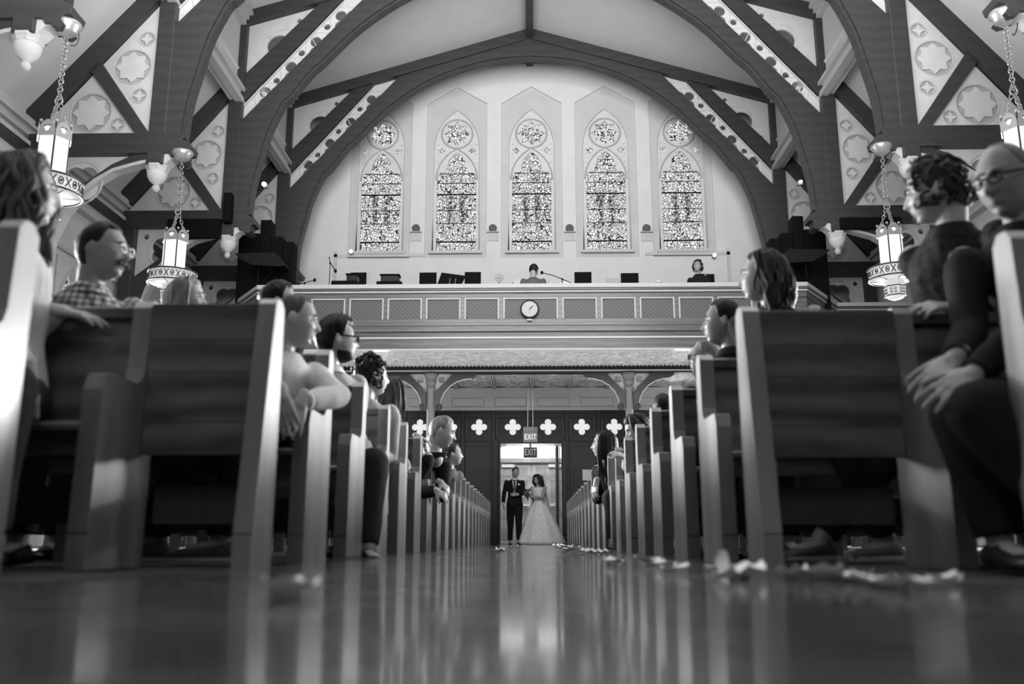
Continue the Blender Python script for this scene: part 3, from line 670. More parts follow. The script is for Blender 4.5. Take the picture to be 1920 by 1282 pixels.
# ================================================================ PEWS
def end_profile(back, depth, arm, top, tall=.11):
    """side outline (y, z) seen from the aisle: low arm in front, tall back behind"""
    f0 = back-depth
    return [(f0, 0), (f0, .105), (f0+.006, .108), (f0+.006, .114), (f0, .117), (f0+.012, arm-.06), (f0+.03, arm-.01), (f0+.06, arm), (back-tall-.05, arm), (back-tall-.015, arm+.02), (back-tall, arm+.06), (back-tall+.01, top-.03), (back-tall+.04, top), (back-.03, top), (back, top-.03), (back, .117), (back-.006, .114), (back-.006, .108), (back, .105), (back, 0)]
def mk_pew(s, depth=.42, x0=0, x1=4.3, arm=.63, top=.95):
    """pew with its aisle end at x = 0 running outwards; local y = 0 is the back face"""
    P = {}
    q = lambda a, b: (min(s*a, s*b), max(s*a, s*b))
    a, b = q(0, .065); P['end_panel'] = [MB().prism_x(end_profile(0, depth, arm, top), a, b).mesh('end_panel', M_oakv)]
    a, b = q(x1-.065, x1); P['end_panel'].append(MB().prism_x(end_profile(0, depth, arm, top), a, b).mesh('end_panel', M_oakv))
    a, b = q(.065, x1-.065); P['backrest'] = [MB().prism_x([(-.085, .38), (-.06, .38), (-.025, .90), (-.05, .90)], a, b).mesh('backrest', M_oak)]
    P['cap_rail'] = [MB().prism_x([(-.075, .89), (-.01, .89), (-.01, .925), (-.025, .935), (-.06, .935), (-.075, .925)], a, b).mesh('cap_rail', M_oak)]
    P['seat'] = [MB().prism_x([(-depth+.02, .43), (-.07, .41), (-.07, .445), (-depth+.02, .465), (-depth+.005, .455), (-depth+.005, .44)], a, b).mesh('seat', M_oak)]
    P['seat_rail'] = [MB().box(a, b, -depth+.05, -depth+.075, .36, .43).mesh('seat_rail', M_oak)]
    P['kneeler'] = [MB().box(*q(.12, x1-.12), .055, .11, .15, .285).mesh('kneeler', M_kneel)]
    P['stile'] = []
    for k in (1.15, 2.35, 3.5):
        if k < x1-.3: a, b = q(k-.035, k+.035); P['stile'].append(MB().prism_x([(-.09, .0), (-.02, 0), (-.015, .955), (-.06, .955)], a, b).mesh('stile', M_oakv))
    return P
def put_pew(P, x, y, label, group, name='pew'):
    r = empty(name, (x, y, 0)); tag(r, label, 'pew', group)
    for k, ms in P.items():
        for m in ms: link(k, m, r)
    return r
PL, PR = mk_pew(-1), mk_pew(1)
LD = lambda k: 3.27+.87*k
RD = lambda k: 3.42+.87*k
for k in range(1, 21):
    put_pew(PL, XA, LD(k), 'oak pew left of the aisle, %s full-length row from the camera' % ORD[k-1], 'full-length pews left of the aisle')
    put_pew(PR, XR, RD(k), 'oak pew right of the aisle, %s full-length row from the camera' % ORD[k-1], 'full-length pews right of the aisle')
PLs, PRs = mk_pew(-1, x1=3.8), mk_pew(1, x1=3.8)
put_pew(PLs, -1.38, LD(0), 'shorter oak pew at left, where the man in plaid leans, set back from the aisle', 'set-back front pews')
put_pew(PLs, -1.38, LD(-1), 'oak pew end cut by the left edge of the picture', 'set-back front pews')
put_pew(PRs, 1.36, RD(0), 'shorter oak pew at right in front of the curly-haired woman', 'set-back front pews')
put_pew(PRs, 1.345, RD(-1), 'oak pew end cut by the right edge of the picture', 'set-back front pews')
def screen(s, xa, xb, y, label):
    r = empty('pew_screen', (xa, y, 0)); tag(r, label, 'pew front')
    q = lambda a, b: (min(s*a, s*b), max(s*a, s*b)); W = abs(xb-xa)
    a, b = q(0, .065); MB().prism_x([(-.24, 0), (-.24, .105), (-.232, .11), (-.238, .116), (-.15, .70), (-.11, .93), (-.08, .955), (-.03, .955), (0, .93), (0, 0)], a, b).build('end_panel', M_oakv, r)
    a, b = q(.065, W-.0)
    zz = [.385, .50, .68, .80, .935]
    for k in range(4): MB().cbox(a, b, -.10, -.072, zz[k], zz[k+1]-.001, .0015).build('plank', M_oak, r)
    a, b = q(.065, W); MB().box(a, b, .05, .09, .15, .285).build('kneeler', M_kneel, r)
    a, b = q(.065, .10); MB().box(a, b, -.09, -.06, 0, .95).build('stile', M_oakv, r)
    return r
screen(-1, XA, -1.375, LD(0), 'open oak panel closing the front of the boy\'s pew, left of the aisle')
screen(1, XR, 1.355, RD(0), 'open oak panel closing the front pew right of the aisle')

# ================================================================ CHANDELIERS
M_lamp = mat('lit_opal_glass', .6, .4, emit=.55); M_lamp2 = mat('lit_opal_bowl', .5, .4, emit=.32); M_silver = mat('pale_metal', .45, .35, metal=.6)
def chandelier():
    r = empty('chandelier', (0, 0, 0))
    def link_chain(p0, p1, n, rr, parent):
        p0, p1 = Vector(p0), Vector(p1); b = MB(); d = (p1-p0); L_ = d.length/n; q = d.to_track_quat('Z', 'X')
        for i in range(n):
            c = p0+d*((i+.5)/n); pts = []
            for a in range(10):
                t = 2*math.pi*a/10; v = Vector((rr*1.1*math.cos(t), 0, L_*.62*math.sin(t)))
                if i % 2: v = Vector((v.y, v.x, v.z))
                pts.append(c+q@v)
            b.tube(pts, rr*.3, 5, True)
        return b.build('chain', M_chain, parent, True)
    # heights relative to the ring centre
    MB().lathe([(.0, 2.12), (.16, 2.12), (.17, 2.08), (.13, 2.04), (.12, 2.0), (.07, 1.96), (.03, 1.94), (.0, 1.93)], 20).build('ceiling_rose', M_silver, r, True)
    link_chain((0, 0, 1.94), (0, 0, 1.12), 16, .028, r)
    MB().tube([(.10+.05*math.cos(t/3), .03*math.sin(t/2.), 1.98-.05*t+.004*t*t) for t in range(8)], .008, 6).build('cable', M_metal, r, True)
    MB().tube([(.045*math.cos(R(a)), 0, 1.10+.045*math.sin(R(a))) for a in range(0, 360, 30)], .010, 6, True).build('hook_ring', M_chain, r, True)
    for k in range(3):
        a = R(30+120*k); link_chain((.02*math.cos(a), .02*math.sin(a), 1.07), (.14*math.cos(a), .14*math.sin(a), .70), 7, .02, r)
    # six tall glass lights round the body with cusped heads
    for k in range(6):
        a = R(60*k); ca, sa = math.cos(a), math.sin(a)
        o = flat('glass_light', [gothic(0, .082, 0, .50, .60, 8)], .02, M_lamp, r, -.165); o.rotation_euler = (0, 0, a); o.location = (0, 0, .11)
        o2 = flat('cusped_head', [gothic(0, .095, .50, .56, .70, 8), foil(0, .60, 3, .02, .028, R(90))], .012, M_silver, r, -.178); o2.rotation_euler = (0, 0, a); o2.location = (0, 0, .09)
        MB().tube([(.18*math.cos(a+R(60)), .18*math.sin(a+R(60)), .09), (.18*math.cos(a+R(60)), .18*math.sin(a+R(60)), .76)], [.012, .010], 6).build('corner_rod', M_metal, r)
        MB().ball((.18*math.cos(a+R(60)), .18*math.sin(a+R(60)), .78), .02, 8, 6).build('finial', M_silver, r, True)
    # ring: lit band, pierced ornament, rims, opal bottom
    MB().lathe([(.352, -.075), (.352, .085), (.340, .085), (.340, -.075)], 40, caps=False).build('lit_band', M_lamp2, r, True)
    orn = MB()
    for k in range(26):
        a = 2*math.pi*k/26; 
        def rp(da, z): return (.360*math.cos(a+da), .360*math.sin(a+da), z)
        if k % 2: orn.tube([rp(.075*math.cos(R(t)), .005+.045*math.sin(R(t))) for t in range(0, 360, 45)], .007, 4, True); orn.ball(rp(0, .005), .016, 6, 4)
        else: orn.tube([rp(-.09, -.05), rp(0, .005), rp(.09, .06)], .007, 4); orn.tube([rp(.09, -.05), rp(0, .005), rp(-.09, .06)], .007, 4)
    orn.build('pierced_ornament', M_metal, r, True)
    for z in (-.08, .09): MB().tube([(.365*math.cos(R(a)), .365*math.sin(R(a)), z) for a in range(0, 360, 9)], .012, 6, True).build('rim', M_metal, r, True)
    MB().lathe([(.345, -.078), (.15, -.095), (.14, -.08), (.34, -.06)], 36).build('opal_bottom', M_lamp, r, True)
    for k in range(6):
        a = R(60*k+30); MB().tube([(.15*math.cos(a), .15*math.sin(a), -.096), (.36*math.cos(a), .36*math.sin(a), -.082)], .006, 5).build('spoke', M_metal, r)
    hx = lambda rr, z: [(rr*math.cos(R(60*k+30)), rr*math.sin(R(60*k+30)), z) for k in range(6)]
    MB().loft([hx(.145, -.09), hx(.145, -.20), hx(.155, -.21), hx(.150, -.34), hx(.13, -.35)]).build('lower_cup', M_lamp2, r)
    for z in (-.20, -.345): MB().tube([(p[0]*1.03, p[1]*1.03, z) for p in hx(.152, 0)], .009, 5, True).build('cup_rim', M_metal, r)
    o_ = MB()
    for k in range(6):
        a = R(60*k); 
        for (u, v) in ((-.03, -.25), (.03, -.25), (-.03, -.30), (.03, -.30)):
            o_.tube([(.137*math.cos(a)-(u+.016*math.cos(R(t)))*math.sin(a), .137*math.sin(a)+(u+.016*math.cos(R(t)))*math.cos(a), v+.016*math.sin(R(t))) for t in range(0, 360, 60)], .005, 4, True)
    o_.build('cup_ornament', M_metal, r)
    MB().lathe([(.125, -.345), (.11, -.375), (.06, -.395), (.0, -.40)], 20).build('glass_bowl', M_lamp, r, True)
    return r
ch0 = chandelier()
for i, (x, y, lb) in enumerate(((-5.57, 9.75, 'lit lantern chandelier at far left above the long-haired woman'), (-5.57, 13.45, 'lit lantern chandelier at left, hanging behind the man in plaid'),
                                (5.55, 13.45, 'lit lantern chandelier at right, beside the curly-haired woman'), (5.60, 9.75, 'lit lantern chandelier at far right above the old man'))):
    o = ch0 if i == 0 else copy_tree(ch0); o.location = (x, y-.0, 4.07); tag(o, lb, 'chandelier', 'lantern chandeliers along the nave')
# ================================================================ PEOPLE
M_skin = mat('skin_light', .36, .5, nscale=12, namt=.08); M_skin2 = mat('skin_tan', .24, .5, nscale=12, namt=.1)
M_eye = mat('eye_white', .5, .3); M_iris = mat('eye_dark', .02, .2); M_lip = mat('lips', .17, .5)
def hairmat(name, g):
    return mat(name, g, .5, spec=.2, nscale=26, namt=.6, stretch=(1, 1, .16), bump=.6)
M_hblack = hairmat('hair_black', .010); M_hbrown = hairmat('hair_brown', .035); M_hmid = hairmat('hair_light_brown', .075); M_hblond = hairmat('hair_blonde', .26); M_hgrey = hairmat('hair_grey', .20)
M_suit = mat('dark_suit_cloth', .012, .85, spec=.12, nscale=80, namt=.3); M_navy = mat('dark_knit', .016, .9, spec=.12, nscale=50, namt=.4, bump=.3)
M_shirtw = mat('white_shirt', .62, .8); M_knit = mat('cream_cable_knit', .50, .9, nscale=22, namt=.12, stretch=(2, 2, .4), bump=1.0)
M_jean = mat('dark_trousers', .022, .85, spec=.12, nscale=60, namt=.3); M_greyc = mat('mid_grey_cloth', .11, .85, spec=.12, nscale=40, namt=.3); M_vest = mat('pale_vest', .38, .85, nscale=30, namt=.12)
M_shoe = mat('black_leather', .012, .3); M_shoeg = mat('suede_grey', .09, .8); M_sole = mat('pale_sole', .5, .7)
M_sock = mat('patterned_sock', .4, .9, nscale=60, namt=.7)
def plaid():
    m = bpy.data.materials.new('plaid_shirt'); m.use_nodes = True; nt = m.node_tree; b = nt.nodes['Principled BSDF']; N = nt.nodes.new; L = nt.links.new
    tc = N('ShaderNodeTexCoord'); last = None
    for d, sc_ in (('X', 11), ('Z', 11), ('Y', 9)):
        w_ = N('ShaderNodeTexWave'); w_.bands_direction = d; w_.inputs['Scale'].default_value = sc_; w_.inputs['Distortion'].default_value = .5; L(tc.outputs['Object'], w_.inputs['Vector'])
        r_ = N('ShaderNodeMapRange'); r_.inputs['From Min'].default_value = .55; r_.inputs['From Max'].default_value = .7; r_.inputs['To Min'].default_value = 1; r_.inputs['To Max'].default_value = .45; L(w_.outputs['Fac'], r_.inputs['Value'])
        if last is None: last = r_.outputs[0]
        else:
            m_ = N('ShaderNodeMath'); m_.operation = 'MULTIPLY'; L(last, m_.inputs[0]); L(r_.outputs[0], m_.inputs[1]); last = m_.outputs[0]
    m_ = N('ShaderNodeMath'); m_.operation = 'MULTIPLY'; L(last, m_.inputs[0]); m_.inputs[1].default_value = .55; L(m_.outputs[0], b.inputs['Base Color']); b.inputs['Roughness'].default_value = .85
    return m
M_plaid = plaid()
def lace():
    m = mat('black_lace', .02, .7, spec=.12, nscale=34, namt=.9); return m
M_lace = lace()

def gs(x, s): return math.exp(-(x/s)**2)
def head_r(d, k):
    """surface point of the head in direction d (x forward, y left, z up), head about 23 cm tall"""
    x, y, z = d
    px, py, pz = .098*x, .077*y, .118*z
    if z < 0:
        t = -z; px += .018*t*(1 if x > 0 else .2); py *= 1-.30*t*t; 
        if x < 0: px *= 1-.30*t
        pz *= 1.0
    if x > 0: px -= .006*x*gs(y, .7)
    if z > .2 and x < 0: px *= 1.06
    if x > .1:
        nose = max(0, min(1, (.022-pz)/.052)) * (1/(1+math.exp((-.036-pz)/.0025)))
        px += .030*nose*gs(py, .0125+.004*nose)*k.get('nose', 1)
        px += .006*gs(pz-.030, .010)*gs(abs(py)-.026, .022)            # brow
        px -= .012*gs(pz-.010, .013)*gs(abs(py)-.031, .015)            # sockets
        px += .006*gs(pz+.018, .018)*gs(abs(py)-.042, .018)            # cheekbones
        px += .0085*gs(pz+.052, .0055)*gs(py, .020)                    # upper lip
        px += .0085*gs(pz+.064, .006)*gs(py, .017)
        px -= .006*gs(pz+.058, .0025)*gs(py, .024)
        px -= .005*gs(pz+.076, .007)*gs(py, .02)
        px += .013*gs(pz+.095, .013)*gs(py, .022)                      # chin
    return Vector((px, py, pz))
def head_geo(b, k, n=56, m=44):
    rings = []
    for i in range(m+1):
        th = math.pi*(i+.05)/(m+.1); z = -math.cos(th); r = math.sin(th); ring = []
        for j in range(n):
            # denser columns around the face
            u = 2*math.pi*j/n; a = u - .38*math.sin(u); ring.append(head_r((r*math.cos(a), r*math.sin(a), z), k))
        rings.append(ring)
    b.loft(rings)
    for s in (-1, 1):  # ears
        e = []
        for i in range(7):
            t = math.pi*i/6; rr = math.sin(t)
            e.append([Vector((-.004+.020*math.cos(2*math.pi*q/10)*max(rr, .05)-.006*math.cos(t), s*(.074+.010*max(rr, .02)+.006*math.sin(2*math.pi*q/10)*rr - .010*math.cos(2*math.pi*q/10)*rr), -.004-.032*math.cos(t))) for q in range(10)])
        b.loft(e)
def chain(b, pts, rad, n=12):
    """round-ended tapered limb"""
    pts = [Vector(p) for p in pts]; P = []; Rr = []
    d0 = (pts[0]-pts[1]).normalized(); d1 = (pts[-1]-pts[-2]).normalized()
    for t in (.98, .75, .4): P.append(pts[0]+d0*rad[0]*t); Rr.append(rad[0]*math.sqrt(1-t*t))
    P += pts; Rr += list(rad)
    for t in (.4, .75, .98): P.append(pts[-1]+d1*rad[-1]*t); Rr.append(rad[-1]*math.sqrt(1-t*t))
    b.tube(P, Rr, n)
def oval_loft(b, secs, n=20, caps=True):
    """secs: centre, half width, half depth, yaw of the front (radians)"""
    rings = []
    for c, w, d, yaw in secs:
        f = Vector((math.cos(yaw), math.sin(yaw), 0)); l = Vector((-math.sin(yaw), math.cos(yaw), 0))
        rings.append([Vector(c)+l*w*math.cos(2*math.pi*k/n)+f*d*math.sin(2*math.pi*k/n) for k in range(n)])
    b.loft(rings, caps)
def hand_geo(b, W, d, nrm, s, curl=.35, spread=.16, side=1, th=1.0):
    """W wrist, d pointing direction, nrm back-of-hand normal, side +1 thumb towards d x nrm"""
    d = Vector(d).normalized(); nrm = Vector(nrm); nrm = (nrm-d*nrm.dot(d)).normalized(); t = d.cross(nrm)*side; k = s
    chain(b, [W-d*.03*k, W+d*.02*k], [.026*k, .026*k])
    for i, off in enumerate((.030, .010, -.010, -.028)):
        a = W+d*.01*k+t*off*.5*k; kn = W+d*(.088-.006*abs(i-1))*k+t*off*k; chain(b, [a, kn], [.016*k, .0125*k], 8)
    L_ = (.074, .083, .077, .060)
    for i, off in enumerate((.030, .010, -.010, -.028)):
        p = W+d*(.088-.006*abs(i-1))*k+t*off*k; ang = spread*(off/.03); dd = (d*math.cos(ang)+t*math.sin(ang)).normalized(); pts = [p-dd*.01*k, p]
        cur = curl*(.8+.15*i)
        for j, fr in enumerate((.45, .30, .25)):
            dd = (dd*math.cos(cur)-nrm*math.sin(cur)).normalized() if True else dd
            p = p+dd*L_[i]*fr*k; pts.append(p); cur *= .9
            ax = dd.cross(t); 
        chain(b, pts, [.0098*k, .0095*k, .0088*k, .0082*k, .0070*k], 8)
    p = W+d*.02*k+t*.022*k; dd = (d*.62+t*.72-nrm*.25).normalized(); pts = [p]
    for fr in (.042, .034, .028): p = p+dd*fr*k; pts.append(p); dd = (dd+d*.38-nrm*.12).normalized()
    chain(b, pts, [.016*k, .013*k, .0108*k, .0085*k], 8)
def fuse(b, name, material, voxel, it, parent, loc, fac=.5, fold=0, fs=7):
    """union of the overlapping limbs into one continuous skin"""
    me = bpy.data.meshes.new('t'); me.from_pydata([Vector(v)-loc for v in b.v], [], b.f)
    o = bpy.data.objects.new('t', me); COL.objects.link(o)
    r = o.modifiers.new('r', 'REMESH'); r.mode = 'VOXEL'; r.voxel_size = voxel; r.use_smooth_shade = True
    if it: s = o.modifiers.new('s', 'SMOOTH'); s.factor = fac; s.iterations = it
    dg = bpy.context.evaluated_depsgraph_get(); out = bpy.data.meshes.new_from_object(o.evaluated_get(dg))
    bpy.data.objects.remove(o); bpy.data.meshes.remove(me); out.name = name
    if fold:
        nv = [v.normal.copy() for v in out.vertices]
        for v, nn in zip(out.vertices, nv):
            q = Vector((v.co.x*fs, v.co.y*fs, v.co.z*fs*.6)); v.co += nn*fold*(noise.noise(q)+.5*noise.noise(q*2.3))
    out.materials.clear(); out.materials.append(material)
    return link(name, out, parent)
def ik(S, W, a, b, hint):
    d = W-S; L = d.length
    if L > (a+b)*.995: k = L/((a+b)*.995); a *= k; b *= k
    x = (a*a-b*b+L*L)/(2*L); h = math.sqrt(max(a*a-x*x, 0)); u = d.normalized(); hv = Vector(hint); hv = (hv-u*hv.dot(u)).normalized()
    return S+u*x+hv*h
def hair_geo(style, k, rng):
    b = MB(); front = k.get('front', 42); top = k.get('thick', .016); backel = k.get('back', -42); side = k.get('side', 5)
    n, m = 48, 16
    def low(a):
        a = abs((math.degrees(a)+180) % 360-180)
        if a < 55: return front
        if a < 75: return front+(side-front)*(a-55)/20
        if a < 95: return side-(8 if style != 'long' else 20)*(1-abs(a-85)/10)
        if a < 120: return side+6+(backel-side-6)*(a-95)/25
        return backel
    rings = []
    for i in range(m+1):
        ring = []
        for j in range(n):
            a = 2*math.pi*j/n; el = 89.5-(89.5-low(a))*i/m; e = R(el); d = Vector((math.cos(e)*math.cos(a), math.cos(e)*math.sin(a), math.sin(e)))
            p = head_r((d.x, d.y, d.z), {}); t = i/m; th_ = top*(1-t**6)-.004*(t > .97)
            th_ *= 1+.35*noise.noise(d*7+Vector((k.get('seed', 0), 0, 0)))+k.get('rough', .15)*noise.noise(Vector((math.degrees(a)*.12, el*.03, k.get('seed', 0))))*2
            if k.get('quiff') and d.x > .2 and d.z > .3: th_ += k['quiff']*d.x
            ring.append(p+d*th_)
        rings.append(ring)
    b.loft(rings, True)
    cnt = k.get('locks', 0)
    for q in range(cnt):
        a = rng.uniform(R(k.get('az0', 62)), R(360-k.get('az0', 62))); e = R(rng.uniform(0, 75)); d = Vector((math.cos(e)*math.cos(a), math.cos(e)*math.sin(a), math.sin(e)))
        p = head_r(tuple(d), {})+d*top*.9; L_ = k['len']*rng.uniform(.75, 1.05); st = .018; v = Vector((0, 0, -1)); pts = [p.copy()]; ph = rng.uniform(0, 6); steps = int((L_+.1)/st)
        for i in range(steps):
            out = Vector((p.x, p.y, 0)).normalized(); inside = p.z > -.07
            v = Vector((0, 0, -1))+out*(.05 if inside else -.10)
            wv = k.get('wave', .25); v += Vector((math.sin(ph+i*.55), math.cos(ph*1.7+i*.5), 0))*wv; v.normalize(); p = p+v*st
            if p.z > -.10:
                dd = p.normalized(); mn = head_r(tuple(dd), {}).length+top*rng.uniform(.9, 1.3)
                if p.length < mn: p = dd*mn
            elif p.z > -.3 and p.x > -.03 and style == 'long': p.y = (.055 if p.y > 0 else -.055) if abs(p.y) < .055 else p.y
            pts.append(p.copy())
        r0 = rng.uniform(.007, .012)*k.get('lw', 1); mm = len(pts)
        b.tube(pts, [r0*(.5+.6*math.sin(math.pi*(i+.7)/(mm+1))) for i in range(mm)], 5)
    if style == 'updo' or style == 'bun':
        for q in range(70):
            a = rng.uniform(0, 6.28); c = Vector(k.get('bun', (-.085, 0, .045))); rr = k.get('bunr', .045)
            ax = Vector((rng.gauss(0, 1), rng.gauss(0, 1), rng.gauss(0, 1))).normalized(); u = ax.orthogonal().normalized(); w_ = ax.cross(u); c2 = c+Vector((rng.gauss(0, rr*.5), rng.gauss(0, rr*.7), rng.gauss(0, rr*.6)))
            b.tube([c2+(u*math.cos(t*.7)+w_*math.sin(t*.7))*rr*.62 for t in range(9)], [.004, .008, .010, .011, .011, .011, .010, .008, .004], 5)
    if style == 'curly':
        for q in range(k.get('curls', 160)):
            a = rng.uniform(R(50), R(310)); e = R(rng.uniform(-35, 88)); d = Vector((math.cos(e)*math.cos(a), math.cos(e)*math.sin(a), math.sin(e)))
            c2 = head_r(tuple(d), {})+d*rng.uniform(.008, .024); ax = Vector((rng.gauss(0, 1), rng.gauss(0, 1), rng.gauss(0, 1))).normalized(); u = ax.orthogonal().normalized(); w_ = ax.cross(u); r2 = rng.uniform(.012, .022)
            b.tube([c2+(u*math.cos(t*.8)+w_*math.sin(t*.8))*r2+ax*t*.002 for t in range(8)], [.003, .006, .007, .008, .008, .007, .006, .003], 5)
    return b
def person(label, group, head, hy, pitch=0, roll=0, sc=1.0, hip=None, py=-90, sy=None, lean=(0, 0), skin=None, hair=None, hm=None, hk=None, top=None, bottom=None,
           hands=(), glasses=False, beard=None, mous=None, legs='sit', vox=.0075, knees=None, feet=None, extra=None, coat=None, collar=None, cuff=True, shoe=None, cat='person', lowz=None, sleeve=.93, base=None):
    """head = point of the head centre; hy = heading of the face in degrees (0 = +x, 90 = away from the camera)"""
    rng = random.Random(int(abs(head.x*1000+head.y*777))); skin = skin or M_skin; k = sc
    H = Vector(head); hyr = R(hy)
    Mh = Matrix.Translation(H) @ Matrix.Rotation(hyr, 4, 'Z') @ Matrix.Rotation(R(-pitch)*-1, 4, 'Y') @ Matrix.Rotation(R(roll), 4, 'X') @ Matrix.Scale(k, 4)
    fwd = Vector((math.cos(hyr), math.sin(hyr), 0))
    NB_ = H + Mh.to_3x3()@Vector((-.035, 0, -.10)); NK = H + Vector((-fwd.x*.05-lean[0]*.05, -fwd.y*.05-lean[1]*.05, -.168*k))
    hz = .53 if legs == 'sit' else .93*k
    if hip is None: hip = Vector((NK.x-lean[0], NK.y-lean[1], hz))
    else: hip = Vector(hip)
    p0, p1 = R(py), R(py if sy is None else sy)
    root = empty('person', tuple(base) if base else (hip.x, hip.y, lowz if lowz is not None else 0)); tag(root, label, cat, group); loc = root.location.copy()
    T = NK-hip; tl = T.length
    def sp_(t): 
        c = hip+T*t; return c
    yaw = lambda t: p0+(p1-p0)*min(1, max(0, t))
    lsh = Vector((-math.sin(p1), math.cos(p1), 0)); S = {1: NK+lsh*.175*k+Vector((0, 0, -.045*k)), -1: NK-lsh*.175*k+Vector((0, 0, -.045*k))}
    def torso(b, e, lo=-.12):
        secs = []
        for t, w, d in ((lo, .150, .10), (0, .170, .115), (.18, .160, .11), (.38, .142, .105), (.6, .155, .115), (.78, .165, .118), (.88, .152, .10), (.95, .115, .08), (1.0, .075, .066), (1.04, .060, .058)):
            secs.append((sp_(t), (w*k+e), (d*k+e), yaw(t)))
        oval_loft(b, secs)
    arms = {}
    for sd in (1, -1):
        hd = next((h for h in hands if h['s'] == sd), None)
        f0 = Vector((math.cos(p1), math.sin(p1), 0))
        if hd: W = Vector(hd['w']); hint = hd.get('hint', (0, 0, -1)); d = Vector(hd.get('d', (0, 0, -1))); nr = Vector(hd.get('n', (0, -1, 0))); cu = hd.get('curl', .35)
        else:
            if legs == 'sit': W = hip+Vector((math.cos(p0), math.sin(p0), 0))*.30+Vector((-math.sin(p0), math.cos(p0), 0))*sd*.10+Vector((0, 0, .12)); d = Vector((math.cos(p0), math.sin(p0), -.3)); nr = Vector((0, 0, 1))
            else: W = S[sd]+lsh*sd*.06+f0*.04+Vector((0, 0, -.52*k)); d = Vector((0, 0, -1)); nr = lsh*sd
            hint = -f0*.3+lsh*sd*.15+Vector((0, 0, -1)); cu = .3; hd = {}
        E_ = ik(S[sd], W, .285*k, .255*k, hint); arms[sd] = (S[sd], E_, W, d, nr, cu, hd)
    K = {}; A = {}
    lp = Vector((-math.sin(p0), math.cos(p0), 0)); fp = Vector((math.cos(p0), math.sin(p0), 0))
    for sd in (1, -1):
        hj = hip+lp*.09*k*sd
        if legs == 'sit':
            kn = (Vector(knees[sd]) if knees and sd in knees else hj+fp*.43*k+lp*sd*.05+Vector((0, 0, -.01))); an = (Vector(feet[sd]) if feet and sd in feet else kn+fp*.02+Vector((0, 0, -(kn.z-.09))))
        else: kn = hip+lp*.10*k*sd+fp*.02+Vector((0, 0, -.42*k)); an = hip+lp*(.11*k)*sd-fp*.01+Vector((0, 0, -.84*k)); 
        if feet and legs != 'sit' and sd in feet: an = Vector(feet[sd]); kn = (hj+an)/2+fp*.03
        K[sd] = kn; A[sd] = an
    b = MB(); torso(b, 0)
    chain(b, [NK+Vector((0, 0, -.04*k)), NB_.lerp(NK, .4), NB_+Vector((0, 0, .03*k))], [.060*k, .054*k, .056*k])
    hb = MB(); head_geo(hb, hk or {}); b.add([Mh@v for v in map(Vector, hb.v)], hb.f)
    for sd in (1, -1):
        s_, e_, w_, d, nr, cu, hd = arms[sd]
        chain(b, [s_, s_.lerp(e_, .35), e_, e_.lerp(w_, .3), w_], [.052*k, .048*k, .038*k, .040*k, .026*k]); hand_geo(b, w_, d, nr, k*hd.get('hs', 1), cu, hd.get('spread', .16), hd.get('thumb', 1))
        hj = hip+lp*.09*k*sd; chain(b, [hj, hj.lerp(K[sd], .5), K[sd]], [.088*k, .075*k, .056*k]); chain(b, [K[sd], K[sd].lerp(A[sd], .3), A[sd]], [.054*k, .056*k, .036*k])
        ft = fp if not (feet and sd in feet and len(feet) > 2) else Vector(feet['d'])
        chain(b, [A[sd]+Vector((0, 0, -.035)), A[sd]+ft*.12*k+Vector((0, 0, -.05))], [.036*k, .03*k])
    fuse(b, 'body', skin, vox, 2, root, loc)
    P = lambda nm, bb, m, sm=True: bb.build(nm, m, root, sm)
    def local(bb): bb.v = [tuple((Mh@Vector(v))-loc) for v in bb.v]; return bb
    # eyes, brows, lips
    for s in (-1, 1):
        P('eye', local(MB().ball((.074, s*.031, .008), (.0125, .0135, .0095), 10, 8)), M_eye)
        P('iris', local(MB().ball((.0835, s*.0305, .008), (.004, .0055, .0055), 8, 6)), M_iris)
        P('eyelid', local(MB().tube([head_r(Vector((.94*math.cos(a_), s*(.31+.17*math.sin(t)), .11+.045*math.cos(t))).normalized(), {})+Vector((.0025, 0, 0)) for t, a_ in ((-1.2, 0), (-.6, 0), (0, 0), (.6, 0), (1.2, 0))], .0022, 5)), M_hbrown)
        P('eyebrow', local(MB().tube([head_r(Vector((.93, s*y_, z_)).normalized(), {})+Vector((.003, 0, 0)) for y_, z_ in ((.13, .25), (.28, .30), (.42, .29), (.55, .22))], [.003, .0045, .004, .002], 5)), hm or M_hbrown)
    P('lips', local(MB().tube([head_r(Vector((.86, y_, z_)).normalized(), {})+Vector((.001, 0, 0)) for y_, z_ in ((-.19, -.50), (-.08, -.485), (0, -.50), (.08, -.485), (.19, -.50))], [.002, .005, .0055, .005, .002], 6)), M_lip)
    if hair:
        P('hair', local(hair_geo(hair, dict(hk or {}), rng)), hm)
    if glasses:
        g = MB(); rg = glasses if isinstance(glasses, float) else .0022
        for s in (-1, 1):
            g.tube([(.108-.010*abs(math.sin(t/14*6.283*0))-.25*abs(s*.032+.021*math.cos(t/14*6.283))**1.0*.35, s*.032+.022*math.cos(t/14*6.283), .006+.016*math.sin(t/14*6.283)) for t in range(14)], rg, 5, True)
            g.tube([(.096, s*.055, .012), (.06, s*.080, .012), (.0, s*.084, .012), (-.01, s*.082, .0)], rg, 5)
        g.tube([(.106, -.010, .010), (.112, 0, .013), (.106, .010, .010)], rg, 5); P('glasses', local(g), M_black if rg > .003 else M_silver)
